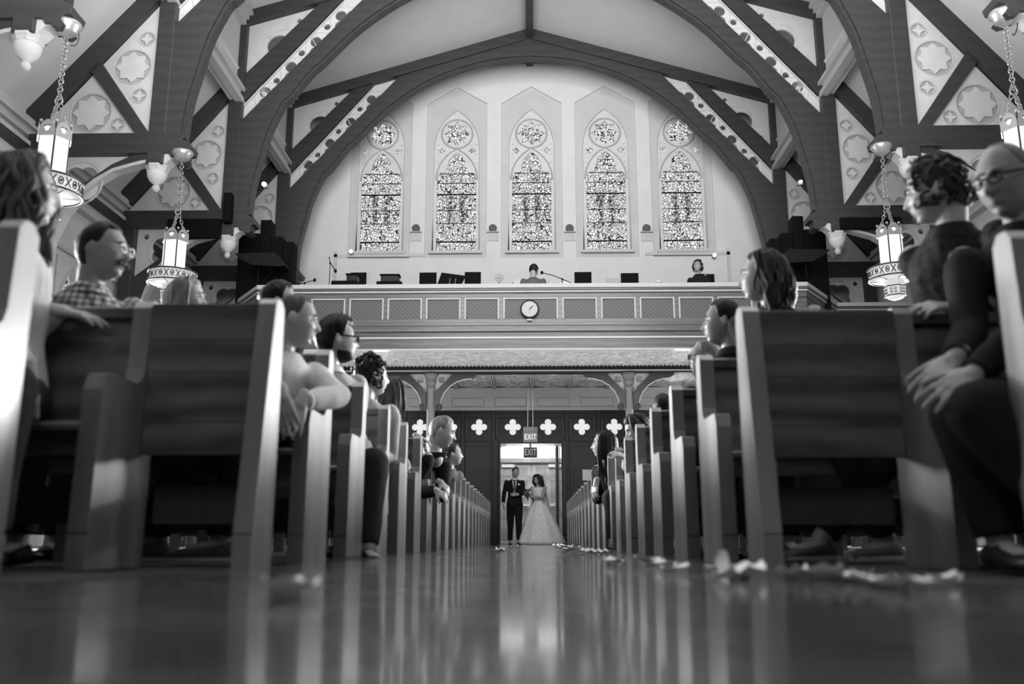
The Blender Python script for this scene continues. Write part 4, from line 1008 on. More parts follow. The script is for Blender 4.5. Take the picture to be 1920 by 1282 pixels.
    if beard or mous:
        fb = MB()
        if mous:
            for q in range(60):
                y_ = rng.uniform(-.032, .032); p = head_r(Vector((.9, y_/.095, -.405)).normalized(), {}); p = Vector((p.x+.004, y_, -.042+rng.uniform(-.003, .003))); fb.tube([p, p+Vector((.006, (.004 if y_ > 0 else -.004), -.009)), p+Vector((.003, (.010 if y_ > 0 else -.010), -.020))], [.003, .0042, .002], 5)
        if beard:
            rings = []
            for i in range(9):
                e = R(-28-8*i); rings.append([head_r((math.cos(e)*math.cos(a_), math.cos(e)*math.sin(a_), math.sin(e)), {})+Vector((math.cos(a_), math.sin(a_), -.4))*(.005 if 0 < i < 8 and 0 < j_ < 24 else -.004) for j_, a_ in enumerate([R(-100+200*j/24) for j in range(25)])])
            vs = [p for r_ in rings for p in r_]; fs = [(i*25+j, i*25+j+1, (i+1)*25+j+1, (i+1)*25+j) for i in range(8) for j in range(24)]; fb.add(vs, fs)
        P('facial_hair', local(fb), hm)
    # clothes
    if top:
        t_ = MB(); torso(t_, .016*k)
        for sd in (1, -1):
            s_, e_, w_, d, nr, cu, hd = arms[sd]; q = sleeve
            we = e_.lerp(w_, q) if q > 0 else None
            chain(t_, [s_+Vector((0, 0, -.012)), s_.lerp(e_, .15)], [.058*k, .060*k], 14)
            if q > 0: t_.tube([s_.lerp(e_, -.08)+Vector((0, 0, .012)), s_.lerp(e_, .08), s_.lerp(e_, .5), e_, e_.lerp(w_, .45*q+.0), we], [.045*k, .066*k, .060*k, .054*k, .050*k, .040*k], 14)
            else: t_.tube([s_+Vector((0, 0, .01)), s_.lerp(e_, .2), s_.lerp(e_, .45)], [.05*k, .066*k, .06*k], 14)
        fuse(t_, 'top', top, max(vox*1.5, .010), 5, root, loc, fold=.008)
        if q > 0 and cuff:
            for sd in (1, -1):
                s_, e_, w_, d, nr, cu, hd = arms[sd]; a_ = MB().tube([e_.lerp(w_, q-.02)-loc, e_.lerp(w_, min(q+.05, 1.0))-loc], [.040*k, .038*k], 14); a_.build('cuff', cuff if cuff is not True else top, root, True)
    if collar:
        cb = MB(); f1 = Vector((math.cos(p1), math.sin(p1), 0)); 
        rings = [[NK+Vector((0, 0, z_))-loc+(lsh*math.cos(a_)*w_+f1*math.sin(a_)*w_*1.05)*k for a_ in [2*math.pi*j/18 for j in range(18)]] for z_, w_ in ((-.03, .085), (.0, .078), (.035, .066), (.02, .078), (-.015, .095))]
        cb.loft(rings, False); P('collar', cb, collar)
    if bottom:
        t_ = MB(); oval_loft(t_, [(hip+Vector((0, 0, .10)), .165*k, .12*k, p0), (hip, .185*k, .14*k, p0), (hip+Vector((0, 0, -.10)), .15*k, .12*k, p0)])
        for sd in (1, -1):
            hj = hip+lp*.09*k*sd; chain(t_, [hj, hj.lerp(K[sd], .5), K[sd]], [.105*k, .094*k, .080*k], 14); t_.tube([K[sd]+(hj-K[sd])*.04, K[sd].lerp(A[sd], .08), K[sd].lerp(A[sd], .5), K[sd].lerp(A[sd], .95)], [.074*k, .078*k, .066*k, .060*k], 14)
        fuse(t_, 'trousers', bottom, .012, 4, root, loc, fold=.006)
        for sd in (1, -1):
            ft = Vector(feet['d']) if (feet and 'd' in feet) else fp; a_ = A[sd]; l_ = Vector((-ft.y, ft.x, 0)); sh_ = []
            z0 = a_.z-.085
            for u, w_, h_ in ((-.07, .024, .06), (-.055, .036, .075), (0, .038, .085), (.06, .040, .065), (.12, .046, .05), (.17, .044, .042), (.20, .034, .034), (.215, .018, .024)):
                c_ = Vector((a_.x, a_.y, z0))+ft*u*k-loc; sh_.append([c_+l_*w_*k*math.cos(t)+Vector((0, 0, max(0, .5+.5*math.sin(t))*h_*k)) for t in [2*math.pi*j/14 for j in range(14)]])
            so = MB().loft(sh_).build('shoe', shoe or M_shoe, root, True)
            sb = [[(Vector(sh_[i][0])+Vector(sh_[i][7]))*.5 + l_*w_*1.08*k*c + Vector((0, 0, dz-h0)) for c, dz in ((1, .012), (-1, .012), (-1, -.002), (1, -.002))] for i, (w_, h0) in enumerate(((.024, .03), (.036, .0375), (.038, .0425), (.040, .0325), (.046, .025), (.044, .021), (.034, .017), (.018, .012)))]
            MB().loft(sb).build('sole', M_sole if shoe is not None else M_black, so)
    return root, arms, Mh, loc, NK, lsh, p1
def G(x, y, D): return at(x, y, D)
UP = (0, 0, 1)
# ---- left of the aisle
person('woman in cream cable-knit sweater with long wavy hair, cut by the left picture edge', None, G(46, 362, 3.0), 22, sc=1.06, hip=(-1.86, 3.02, .55), py=-70, sy=-5, hair='long', hm=M_hmid,
       hk=dict(front=40, side=0, back=-50, thick=.022, locks=150, len=.34, wave=.45, lw=1.15, az0=58, seed=3), top=M_knit, bottom=M_jean, vox=.006, sleeve=.90,
       hands=[dict(s=-1, w=G(52, 700, 2.72), d=(.05, -.1, -1), n=(.4, -.9, 0), curl=.35, hint=(-.3, -.2, -.8)), dict(s=1, w=G(108, 583, 3.12), d=(1, .25, -.12), n=(-.05, -.3, 1), curl=.22, spread=.3, hint=(-.6, .3, -.5), thumb=-1)])
person('moustached man with thin glasses in a plaid shirt leaning on the front pew at left', None, G(193, 474, 3.78), -4, sc=1.10, hip=(-1.85, 3.92, .55), py=-80, sy=-50, hair='short', hm=M_hblack, skin=M_skin2,
       hk=dict(front=46, side=12, back=-40, thick=.012, seed=5), top=M_plaid, bottom=M_jean, glasses=True, mous=True, vox=.006, collar=M_plaid,
       hands=[dict(s=1, w=(-1.62, 3.42, .62), d=(.6, -.5, -.2), n=UP, hint=(0, 0, -1)), dict(s=-1, w=(-2.05, 3.45, .62), d=(0, -1, 0), n=UP)])
person('blonde person whose head top shows over the pew behind the man in plaid', None, G(350, 562, 4.85), 0, hip=(-2.15, 4.80, .53), py=-85, sy=-40, hair='long', hm=M_hblond, hk=dict(front=40, side=-5, back=-50, thick=.016, locks=90, len=.20, wave=.1, seed=9), top=M_greyc, bottom=M_jean)
person('dark-haired person hidden behind the boy in the white sweatshirt', None, G(524, 570, 4.85), 10, hip=(-1.66, 4.80, .53), py=-85, sy=-40, hair='short', hm=M_hblack, hk=dict(front=42, side=8, back=-42, thick=.02, seed=12), top=M_navy, bottom=M_jean)
person('boy with cropped hair in a white sweatshirt at the first full pew', None, G(553, 602, 3.95), 8, pitch=6, sc=1.02, hip=(-1.26, 3.93, .52), py=-95, sy=-35, hair='short', hm=M_hmid, hk=dict(front=44, side=10, back=-38, thick=.006, seed=15, rough=.02), top=M_shirtw, bottom=M_jean, vox=.0055,
       hands=[dict(s=1, w=G(566, 752, 3.66), d=(-.25, -.3, -1), n=(.3, -.95, .1), curl=.18, spread=.25, hint=(1, .2, -.25)), dict(s=-1, w=G(530, 740, 3.60), d=(.3, -.2, -1), n=(-.2, -1, .2), curl=.25, hint=(-.5, -.2, -.6))], sleeve=.88, knees={1: (-1.12, 3.52, .52), -1: (-1.32, 3.50, .52)}, feet={1: (-1.20, 3.60, .10), -1: (-1.50, 3.62, .10), 'd': (-.97, -.2, 0)}, shoe=M_shoeg)
pm = person('bearded man with black-rimmed glasses and pale vest, third full pew at left', None, G(632, 638, 5.35), 20, sc=1.16, hip=(-1.22, 5.55, .55), py=-66, sy=-50, hair='short', hm=M_hblack, hk=dict(front=40, side=8, back=-45, thick=.024, seed=18, quiff=.012), top=M_vest, bottom=M_jean, glasses=.004, beard=True, collar=M_shirtw,
       knees={1: G(700, 868, 5.22), -1: (-1.16, 5.12, .55)}, feet={1: G(688, 1030, 5.12), -1: (-1.2, 5.15, .09), 'd': (.45, -.9, 0)})
sk = MB().tube([G(688, 1030, 5.12), G(690, 985, 5.13)], [.050, .052], 12); lo = pm[3]; sk.v = [tuple(Vector(v)-lo) for v in sk.v]; sk.build('sock', M_sock, pm[0], True)
person('woman with short dark set hair in a pale top, fourth full pew at left', None, G(697, 706, 6.2), 28, sc=1.12, hip=(-1.2, 6.4, .53), py=-90, sy=-60, hair='curly', hm=M_hblack, hk=dict(front=44, side=0, back=-42, thick=.020, curls=90, seed=21), top=M_vest, bottom=M_greyc)
person('woman with a smooth highlighted bob, fifth full pew at left', None, G(736, 742, 7.0), 48, sc=1.1, hip=(-1.28, 7.25, .53), py=-90, sy=0, hair='long', hm=M_hmid, hk=dict(front=42, side=-20, back=-50, thick=.018, locks=160, len=.09, wave=.05, lw=.8, seed=24, az0=72), top=M_greyc, bottom=M_greyc,
       hands=[dict(s=1, w=G(748, 850, 6.75), d=(.5, -.2, -.8), n=(.3, -.9, .3), curl=.4)])
person('person leaning back with a forearm along the fifth pew top at left', None, G(738, 800, 8.0), 60, sc=.95, hip=(-1.55, 7.95, .50), py=-90, sy=-10, hair='short', hm=M_hbrown, hk=dict(front=42, side=5, back=-42, thick=.016, seed=27), top=M_navy, bottom=M_vest, sleeve=0,
       hands=[dict(s=1, w=G(784, 818, 8.1), d=(1, 0, -.45), n=(0, -.2, 1), curl=.3)], knees={1: G(764, 925, 7.7), -1: (-1.25, 7.7, .55)})
person('grey-haired man in a dark sweater leaning into the aisle from the left', None, G(829, 810, 8.35), -2, pitch=16, sc=1.22, hip=(-1.42, 8.85, .54), py=-95, sy=-15, lean=(.2, 0), hair='short', hm=M_hgrey, hk=dict(front=46, side=8, back=-40, thick=.010, seed=30), top=M_navy, bottom=M_jean,
       hands=[dict(s=1, w=G(826, 905, 8.15), d=(.7, -.3, -.6), n=(.4, -.6, .7), curl=.6, hs=.8, hint=(0, .3, -1)), dict(s=-1, w=G(818, 920, 8.0), d=(.7, -.1, -.4), n=(0, -.7, .7), curl=.6, hs=.8, hint=(-.3, 0, -1))])
person('woman in a grey cardigan looking out past the leaning grey-haired man', None, G(849, 852, 11.0), 5, sc=1.12, hip=(-1.4, 11.0, .53), py=-92, sy=-35, hair='updo', hm=M_hbrown, hk=dict(front=46, side=5, back=-42, thick=.014, seed=33, bunr=.03), top=M_greyc, bottom=M_greyc)
# ---- right of the aisle
person('bald old man with glasses in a dark suit, cut by the right picture edge', None, G(1888, 340, 2.95), 208, pitch=14, sc=1.12, hip=(1.98, 3.12, .55), py=-95, sy=-135, hair='short', hm=M_hgrey, skin=M_skin2, hk=dict(front=70, side=15, back=-35, thick=.004, seed=36, rough=.02, nose=1.15), top=M_suit, bottom=M_suit, glasses=.0032, vox=.006, collar=M_suit,
       hands=[dict(s=-1, w=G(1790, 672, 2.78), d=(-.9, -.25, -.75), n=(-.4, -.6, .6), curl=.30, spread=.3, hint=(.3, .2, -1)), dict(s=1, w=G(1828, 700, 2.66), d=(-.95, -.2, -.55), n=(-.2, -.7, .6), curl=.22, spread=.22, hint=(.5, -.2, -1))],
       knees={1: G(1835, 770, 2.62), -1: G(1800, 780, 2.72)}, feet={1: (1.52, 2.55, .09), -1: (1.36, 2.72, .09)})
person('woman with dark curly pinned-up hair in a black lace top at right', None, G(1752, 362, 3.5), 158, pitch=10, sc=1.08, hip=(1.85, 3.78, .55), py=-85, sy=-150, hair='curly', hm=M_hbrown, skin=M_skin, hk=dict(front=40, side=0, back=-32, thick=.026, curls=190, seed=39), top=M_lace, bottom=M_suit, vox=.006, sleeve=.92,
       hands=[dict(s=-1, w=G(1792, 578, 3.36), d=(-1, -.1, .1), n=(-.1, -.5, .9), curl=.42, spread=.2, hint=(.5, .3, -.8))])
person('long-haired woman in dark clothes in profile over the front pew at right', None, G(1430, 520, 4.3), 168, sc=1.04, hip=(1.42, 4.35, .54), py=-85, sy=-120, hair='long', hm=M_hbrown, hk=dict(front=40, side=-5, back=-50, thick=.018, locks=220, len=.24, wave=.34, lw=.8, az0=84, seed=42), top=M_navy, bottom=M_jean, feet={1: (1.22, 3.95, .10), -1: (1.5, 3.95, .10), 'd': (-.8, -.5, 0)}, shoe=M_shoeg)
person('dark-haired man in a dark suit in profile, second full pew at right', None, G(1356, 606, 5.1), 170, sc=1.10, hip=(1.12, 5.12, .54), py=-90, sy=-130, hair='short', hm=M_hblack, skin=M_skin2, hk=dict(front=44, side=8, back=-42, thick=.014, seed=45), top=M_suit, bottom=M_suit, collar=M_suit,
       hands=[dict(s=-1, w=G(1352, 725, 4.75), d=(-.3, -.1, -.9), n=(-.7, -.5, .2), curl=.5, hint=(.2, 0, -1)), dict(s=1, w=G(1362, 728, 4.7), d=(-.7, -.1, -.4), n=(-.4, -.7, .2), curl=.5, hint=(.4, 0, -1))])
person('balding man with glasses mostly hidden behind the dark-suited man', None, G(1322, 672, 5.95), 175, sc=1.02, hip=(1.18, 6.0, .53), py=-90, sy=-130, hair='short', hm=M_hgrey, skin=M_skin2, hk=dict(front=50, side=8, back=-40, thick=.008, seed=48), top=M_suit, bottom=M_suit, glasses=.0035,
       hands=[dict(s=-1, w=G(1303, 795, 5.6), d=(-.5, -.1, -.9), n=(-.7, -.5, .2), curl=.35, hint=(.3, 0, -1))])
person('black-haired person whose head top shows between the pews at right', None, G(1244, 766, 7.9), 80, sc=.98, hip=(1.25, 7.75, .50), py=-90, sy=-100, hair='short', hm=M_hblack, hk=dict(front=42, side=5, back=-45, thick=.02, seed=51), top=M_vest, bottom=M_jean)
person('woman with swept dark hair bending forward behind a pew end at right', None, G(1193, 806, 8.7), 195, pitch=22, sc=1.12, hip=(1.18, 8.75, .53), py=-90, sy=-140, hair='long', hm=M_hbrown, hk=dict(front=36, side=-15, back=-50, thick=.024, locks=80, len=.12, wave=.1, seed=54), top=M_vest, bottom=M_navy,
       hands=[dict(s=-1, w=G(1176, 860, 8.3), d=(-.6, -.1, .3), n=(0, -.5, .8), curl=.5)])
person('young woman with long straight dark hair in profile, in black, right of aisle', None, G(1132, 834, 9.8), 178, sc=1.2, hip=(.98, 9.9, .53), py=-90, sy=-150, hair='long', hm=M_hblack, hk=dict(front=42, side=-15, back=-50, thick=.014, locks=120, len=.26, wave=.06, seed=57), top=M_navy, bottom=M_suit,
       hands=[dict(s=-1, w=G(1118, 905, 9.6), d=(-.2, -.1, -1), n=(-.7, -.5, .2), curl=.4)])
# ---- loft
person('organist in a grey shirt seen from behind over the balcony parapet', None, G(1001, 507, 18.6), 75, pitch=14, sc=1.15, hip=(.07, 18.45, 5.0), py=90, sy=90, hair='short', hm=M_hblack, hk=dict(front=42, side=5, back=-42, thick=.014, seed=60), top=M_greyc, bottom=M_jean, base=(.07, 18.45, 3.98), vox=.009,
       feet={1: (.0, 18.9, 4.1), -1: (.14, 18.9, 4.1)})
person('curly-haired woman in a dark cardigan standing in the loft at right', None, G(1308, 500, 18.8), -110, pitch=-8, sc=1.12, legs='stand', hip=(3.62, 18.8, 4.93), py=-100, sy=-130, hair='curly', hm=M_hbrown, hk=dict(front=42, side=-5, back=-40, thick=.022, curls=110, seed=63), top=M_navy, bottom=M_suit, base=(3.62, 18.8, 3.98), vox=.009)
# ---- the bride and her escort
gx = xz(965, 1022, 21.4)[0]
gr, garm, gM, gl, gNK, gls, gp = person('man in a dark suit and tie escorting the bride into the aisle', 'wedding couple', Vector((xz(967, 889, 21.4)[0], 21.4, 1.66)), -60, pitch=14, sc=1.0, legs='stand', hip=(gx, 21.4, .92), py=-85, sy=-85, hair='short', hm=M_hmid, hk=dict(front=44, side=8, back=-42, thick=.013, seed=66), top=M_suit, bottom=M_suit, collar=M_shirtw, vox=.006, cuff=M_shirtw, cat='person',
       feet={1: (gx+.10, 21.25, .09), -1: (gx-.11, 21.5, .09)}, hands=[dict(s=1, w=(gx+.06, 21.17, 1.13), d=(-1, -.1, .0), n=(0, -1, .1), curl=.2, hint=(.5, .4, -.8), hs=.95), dict(s=-1, w=(gx-.27, 21.38, .93), d=(.05, -.05, -1), n=(-1, 0, 0), curl=.4, hint=(-.2, .5, 0))])
f_ = MB().add([Vector((gx-.055, 21.265, 1.44))-gl, Vector((gx+.055, 21.265, 1.44))-gl, Vector((gx+.0, 21.25, 1.12))-gl, Vector((gx-.05, 21.30, 1.46))-gl, Vector((gx+.05, 21.30, 1.46))-gl, Vector((gx, 21.29, 1.12))-gl], [(0, 2, 1), (3, 4, 5), (0, 1, 4, 3), (1, 2, 5, 4), (2, 0, 3, 5)]); f_.build('shirt_front', M_shirtw, gr)
MB().loft([[Vector((gx+x, 21.245, z))-gl for x, z in ((-.02, 1.46), (.02, 1.46), (.025, 1.20), (0, 1.14), (-.025, 1.20))], [Vector((gx+x, 21.235, z))-gl for x, z in ((-.02, 1.46), (.02, 1.46), (.025, 1.20), (0, 1.14), (-.025, 1.20))]]).build('tie', M_greyc, gr)
bt = MB()
for k in range(6): bt.ball(Vector((gx+.10+.015*math.cos(k), 21.25, 1.37+.015*math.sin(k)))-gl, .014, 6, 5)
bt.build('boutonniere', M_white, gr, True)
bx = xz(1008, 1022, 21.35)[0]; by = 21.35
br, barm, bM, bl, bNK, bls, bp = person('bride in a strapless white ball gown and long veil, looking down at her bouquet', 'wedding couple', Vector((bx+.0, by, 1.49)), -130, pitch=26, sc=.94, legs='stand', hip=(bx+.02, by, .90), py=-110, sy=-115, hair='long', hm=M_hbrown, hk=dict(front=42, side=0, back=-45, thick=.018, locks=110, len=.34, wave=.4, seed=69), vox=.006,
       hands=[dict(s=-1, w=(bx-.17, by-.22, 1.10), d=(-.8, -.5, .1), n=(.2, -.8, .3), curl=.6, hint=(.3, .5, -1)), dict(s=1, w=(bx-.12, by-.24, 1.08), d=(-.8, -.5, .15), n=(.2, -.8, .3), curl=.6, hint=(1, .1, -.7))])
M_gown = mat('white_gown_satin', .8, .6, nscale=25, namt=.12, stretch=(1, 1, .3), bump=.5); M_veil = mat('sheer_veil', .8, .8, alpha=.7)
rings = []
for i in range(22):
    t = i/21; z = 1.30-1.28*t; hw = .135 if t < .12 else (.135-.02*math.sin(min(1, (t-.12)/.15)*math.pi) if t < .27 else .135+.44*((t-.27)/.73)**.85)
    rings.append([Vector((bx+.02+(.06*t)+(hw+ (.02*t*math.sin(9*a)+.012*t*math.sin(17*a+1)))*math.cos(a), by+(hw*.82+.02*t*math.sin(9*a))*math.sin(a), z))-bl for a in [2*math.pi*j/60 for j in range(60)]])
MB().loft(rings).build('gown', M_gown, br, True)
vs = []; nU, nV = 13, 16
for j in range(nV):
    t = j/(nV-1); z = 1.60-1.52*t
    for i in range(nU):
        u = i/(nU-1); a = R(-20+150*u); w_ = .10+.10*t**.5+.34*t*t; y_ = by+.02+(w_)*math.sin(a)*.75+.02*math.sin(u*22)*t; x_ = bx+.02+.06*t+w_*1.0*math.cos(a)+.012*math.sin(u*26)*t
        vs.append(Vector((x_, y_, z))-bl)
ve = MB().add(vs, [(j*nU+i, j*nU+i+1, (j+1)*nU+i+1, (j+1)*nU+i) for j in range(nV-1) for i in range(nU-1)]).build('veil', M_veil, br, True)
so = ve.modifiers.new('s', 'SOLIDIFY'); so.thickness = .002
bq = empty('bouquet', (bx-.26, by-.30, 1.16)); tag(bq, 'bridal bouquet of pale and dark blooms with leaves held by the bride', 'bouquet')
rg = random.Random(5); fl, lf = MB(), MB()
for k in range(26):
    d = Vector((rg.gauss(0, 1), rg.gauss(0, 1), rg.gauss(0, 1))).normalized()*rg.uniform(.04, .10)
    if k % 2: 
        for q in range(5): fl.ball(d+Vector((rg.gauss(0, .01), rg.gauss(0, .01), rg.gauss(0, .01))), .016, 6, 5)
    else:
        e = d*1.5; s_ = d.orthogonal().normalized()*.018; lf.add([d*.6, d+s_, e, d-s_, d*1.02+d.normalized()*.004], [(0, 1, 4), (1, 2, 4), (2, 3, 4), (3, 0, 4), (0, 3, 2, 1)])
fl.build('bloom', M_greyc, bq, True); lf.build('leaf_spray', M_hbrown, bq); MB().tube([(0, 0, -.03), (.05, .04, -.16)], [.022, .014], 8).build('stems', M_kneel, bq)
# ================================================================ THINGS IN THE LOFT
def rect(x0, y0, x1, y1, D):
    a = at(x0, y1, D); b = at(x1, y0, D); return a.x, b.x, a.z, b.z
LF = 3.98
FP = [((655, 509, 690, 534), 'black panel in a white frame behind the keyboard at far left of the loft'), ((784, 509, 821, 534), 'black panel in a white frame just left of the tilted music stand'),
      ((869, 508, 904, 534), 'black panel in a white frame just right of the tilted music stand'), ((1075, 508, 1111, 536), 'black panel in a white frame nearest right of the organist'),
      ((1162, 510, 1199, 537), 'black panel in a white frame right of the pale board'), ((1310, 512, 1341, 538), 'black panel in a white frame behind the standing loft woman')]
for (x0, y0, x1, y1), lb in FP:
    D = 18.9 if x0 < 1300 else 19.3; a, b, z0, z1 = rect(x0, y0, x1, y1, D); r = empty('framed_panel', ((a+b)/2, D, LF)); tag(r, lb, 'panel', 'white-framed black panels in the loft'); w = (b-a)/2; z0 -= LF+.04; z1 -= LF
    MB().box(-w+.02, w-.02, -.005, .02, z0+.02, z1-.02).build('screen', M_black, r)
    fr = MB().cbox(-w, -w+.025, -.02, .03, z0, z1, .004).cbox(w-.025, w, -.02, .03, z0, z1, .004).cbox(-w+.025, w-.025, -.02, .03, z1-.025, z1, .004).cbox(-w+.025, w-.025, -.02, .03, z0, z0+.025, .004)
    fr.build('frame', M_trim, r)
    for s in (-1, 1): MB().box(s*w*.7-.015, s*w*.7+.015, 0, .03, 0, z0).build('leg', M_trim, r)
# tilted music stand
D = 18.5; P_ = [xz(x, y, D) for x, y in ((828, 511), (873, 517), (862, 541), (817, 541))]; cx = xz(846, 530, D)[0]
r = empty('music_stand', (cx, D, LF)); tag(r, 'large tilted black music stand between two white-framed panels', 'music stand')
MB().prism([(x-cx, z-LF) for x, z in P_], -.01, .015).build('desk', M_black, r); MB().box(-.25, .2, -.06, -.01, P_[2][1]-LF+.0, P_[2][1]-LF+.02).build('ledge', M_black, r)
MB().tube([(0, .03, .02), (0, .03, P_[2][1]-LF+.1)], .014, 8).build('pole', M_metal, r)
for k in range(3): MB().tube([(0, .03, .12), (.28*math.cos(R(120*k)), .03+.28*math.sin(R(120*k)), .012)], .01, 6).build('leg', M_metal, r)
for x_ in (-.02, .1): MB().tube([(x_-.02, -.03, P_[2][1]-LF+.08), (x_, -.03, P_[2][1]-LF+.22)], .008, 5).build('clip', M_silver, r)
# keyboards in cases on stands
for (bx0, by0, bx1, by1), (cx0, cy0, cx1, cy1), lb in (((624, 530, 670, 541), (651, 515, 672, 531), 'low black keyboard with a stepped box on it at far left of the loft'), ((708, 531, 755, 541), (715, 516, 749, 532), 'black equipment case with a raised middle, second from left in the loft')):
    D = 18.3; a, b, z0, z1 = rect(bx0, by0, bx1, by1, D); m = (a+b)/2; r = empty('equipment_case', (m, D, LF)); tag(r, lb, 'equipment case')
    MB().cbox(a-m, b-m, -.18, .18, z0-LF, z1-LF, .01).build('base_box', M_black, r); a2, b2, y0_, y1_ = rect(cx0, cy0, cx1, cy1, D)
    MB().cbox(a2-m, b2-m, -.10, .10, z1-LF, y1_-LF-.03, .01).build('upper_box', M_blackg, r); MB().cbox(a2-m-.02, b2-m+.02, -.12, .12, y1_-LF-.03, y1_-LF, .008).build('lid', M_black, r)
    for sx in (-1, 1): MB().tube([(sx*(b-a)*.35, 0, 0), (-sx*(b-a)*.35, 0, z0-LF)], .014, 6).build('stand_leg', M_metal, r)
# microphone stands
def mic(x, y0, boom, D, label):
    t = at(x, y0, D); r = empty('microphone_stand', (t.x, D, LF)); tag(r, label, 'microphone stand')
    MB().tube([(0, 0, .02), (0, 0, t.z-LF)], .010, 8).build('pole', M_metal, r); MB().lathe([(.13, 0), (.13, .015), (.02, .03)], 20).build('base', M_black, r)
    pts = [at(px, py, D)-Vector((t.x, D, LF)) for px, py in boom]; MB().tube(pts, .009, 6).build('boom', M_black, r); e = pts[-1]; MB().ball(e, (.032, .032, .04), 10, 8).build('microphone', M_black, r, True)
    MB().ball(Vector((0, 0, t.z-LF)), .022, 8, 6).build('clutch', M_black, r, True)
mic(619, 493, [(617, 481), (619, 492), (629, 508)], 17.95, 'thin microphone stand with a drooping boom at far left of the loft')
mic(1054, 523, [(1070, 530), (1054, 523), (1036, 516), (1016, 511)], 18.3, 'microphone stand whose long boom reaches to the organist')
mic(571, 531, [(545, 534), (571, 530), (590, 525)], 18.2, 'low microphone boom beside the black cabinets at left')
# organ console in front of the organist, papers
D = 18.25; a, b, z0, z1 = rect(962, 523, 1029, 541, 18.75); m = (a+b)/2
r = empty('organ_console', (m, 19.1, LF)); tag(r, 'organ console with pale music sheets in front of the organist', 'organ')
MB().cbox(a-m, b-m, -.1, .35, 0, .9+z0-LF-.6, .01).build('case', M_trim, r); MB().box(a-m, b-m, -.04, -.02, z0-LF, z1-LF).build('music_desk', M_paper, r)
MB().box(a-m-.02, a-m, -.06, .0, z0-LF-.1, z1-LF+.01).build('desk_edge', M_black, r); MB().box(a-m, b-m, -.25, -.1, .8, .84).build('manual', M_paper, r)
r = empty('bench', (.07, 18.42, LF)); tag(r, 'wooden bench the organist sits on', 'bench'); MB().cbox(-.45, .45, -.17, .17, .78, .83, .01).build('seat', M_balc, r)
for sx in (-.4, .4): MB().box(sx-.02, sx+.02, -.15, .15, 0, .78).build('leg', M_balc, r)
# pale board, small fan, little lamp, white clutter
a, b, z0, z1 = rect(1128, 522, 1163, 540, 18.7); m = (a+b)/2; o = MB().prism([(a-m, z0-LF), (b-m, z0-LF), (b-m, z1-LF), (a-m+.12, z1-LF)], -.01, .02)
o.box(-.02, .02, .02, .05, 0, z0-LF+.1); o = o.build('music_board', M_recess, None, loc=(m, 18.7, LF)); tag(o, 'pale grey slanted board left of a white-framed panel in the loft', 'board')
c = at(936, 521, 18.2); r = empty('desk_fan', (c.x, 18.2, LF)); tag(r, 'small round wire desk fan in the loft left of the organist', 'fan')
g = MB()
for rr in (.085, .06, .035, .015): g.tube([(rr*math.cos(R(a_)), 0, c.z-LF+rr*math.sin(R(a_))) for a_ in range(0, 360, 20)], .004, 4, True)
for k in range(10): g.tube([(0, -.02, c.z-LF), (.085*math.cos(R(36*k)), 0, c.z-LF+.085*math.sin(R(36*k)))], .003, 4)
g.build('cage', M_silver, r); MB().tube([(0, .03, c.z-LF-.08), (0, .03, c.z-LF-.2)], .015, 8).build('neck', M_silver, r); MB().lathe([(.07, c.z-LF-.22), (.07, c.z-LF-.2), (.02, c.z-LF-.18)], 16).build('base', M_silver, r)
for k in range(3): MB().ball((.03*math.cos(R(120*k)), 0, c.z-LF+.03*math.sin(R(120*k))), (.025, .006, .02), 8, 5).build('blade', M_white, r, True)
MB().cbox(-.25, .2, -.1, .14, c.z-LF-.26, c.z-LF-.22, .01).build('shelf', M_black, r); MB().box(-.2, -.17, -.02, .02, 0, c.z-LF-.26).build('shelf_leg', M_black, r)
c = at(1237, 531, 18.1); r = empty('gooseneck_lamp', (c.x, 18.1, LF)); tag(r, 'little white and black lamp behind the parapet right of centre', 'lamp')
MB().loft([[(xx*.09+.0, yy*.06, c.z-LF+zz) for xx, yy in ((1, 0), (.5, .8), (-.5, .8), (-1, 0), (-.5, -.8), (.5, -.8))] for zz in (-.06, -.03)]).build('base', M_black, r)
MB().ball((-.02, 0, c.z-LF+.03), (.07, .05, .03), 10, 6).build('shade', M_white, r, True); MB().ball((.0, -.0, c.z-LF-.035), (.09, .06, .03), 10, 6).build('foot_cover', M_black, r, True); MB().tube([(0, 0, 0), (0, 0, c.z-LF+.02)], .012, 6).build('stem', M_metal, r)
a, b, z0, z1 = rect(1046, 527, 1078, 541, 18.5); o = MB().cbox(a, b, 18.5, 18.7, z0, (z0+z1)/2+.02, .01).box(a+.05, b-.1, 18.52, 18.68, (z0+z1)/2+.02, z1).box(a+.1, a+.14, 18.58, 18.62, LF, z0).build('white_box', M_paper); o.location = (0, 0, 0); tag(o, 'white papers and box by the foot of the long boom stand', 'box')
# round loudspeakers on the window wall
for i, x_ in enumerate((780, 924, 1068, 1212)):
    c = at(x_, 428, YB-.02); r = empty('wall_speaker', (c.x, YB, c.z)); tag(r, 'round grey disc on a small ledge between windows, %s from left' % ORD[i], 'speaker', 'round discs between the stained-glass windows')
    o = MB().lathe([(.103, 0), (.103, .05), (.09, .07), (.0, .075)], 24).build('cone', M_grey, r, True); o.rotation_euler = (R(90), 0, 0)
    MB().box(-.15, .15, -.10, 0, -.125, -.10).build('ledge', M_recess, r); MB().box(-.14, .14, -.03, 0, -.34, -.125).build('backplate', M_niche, r)
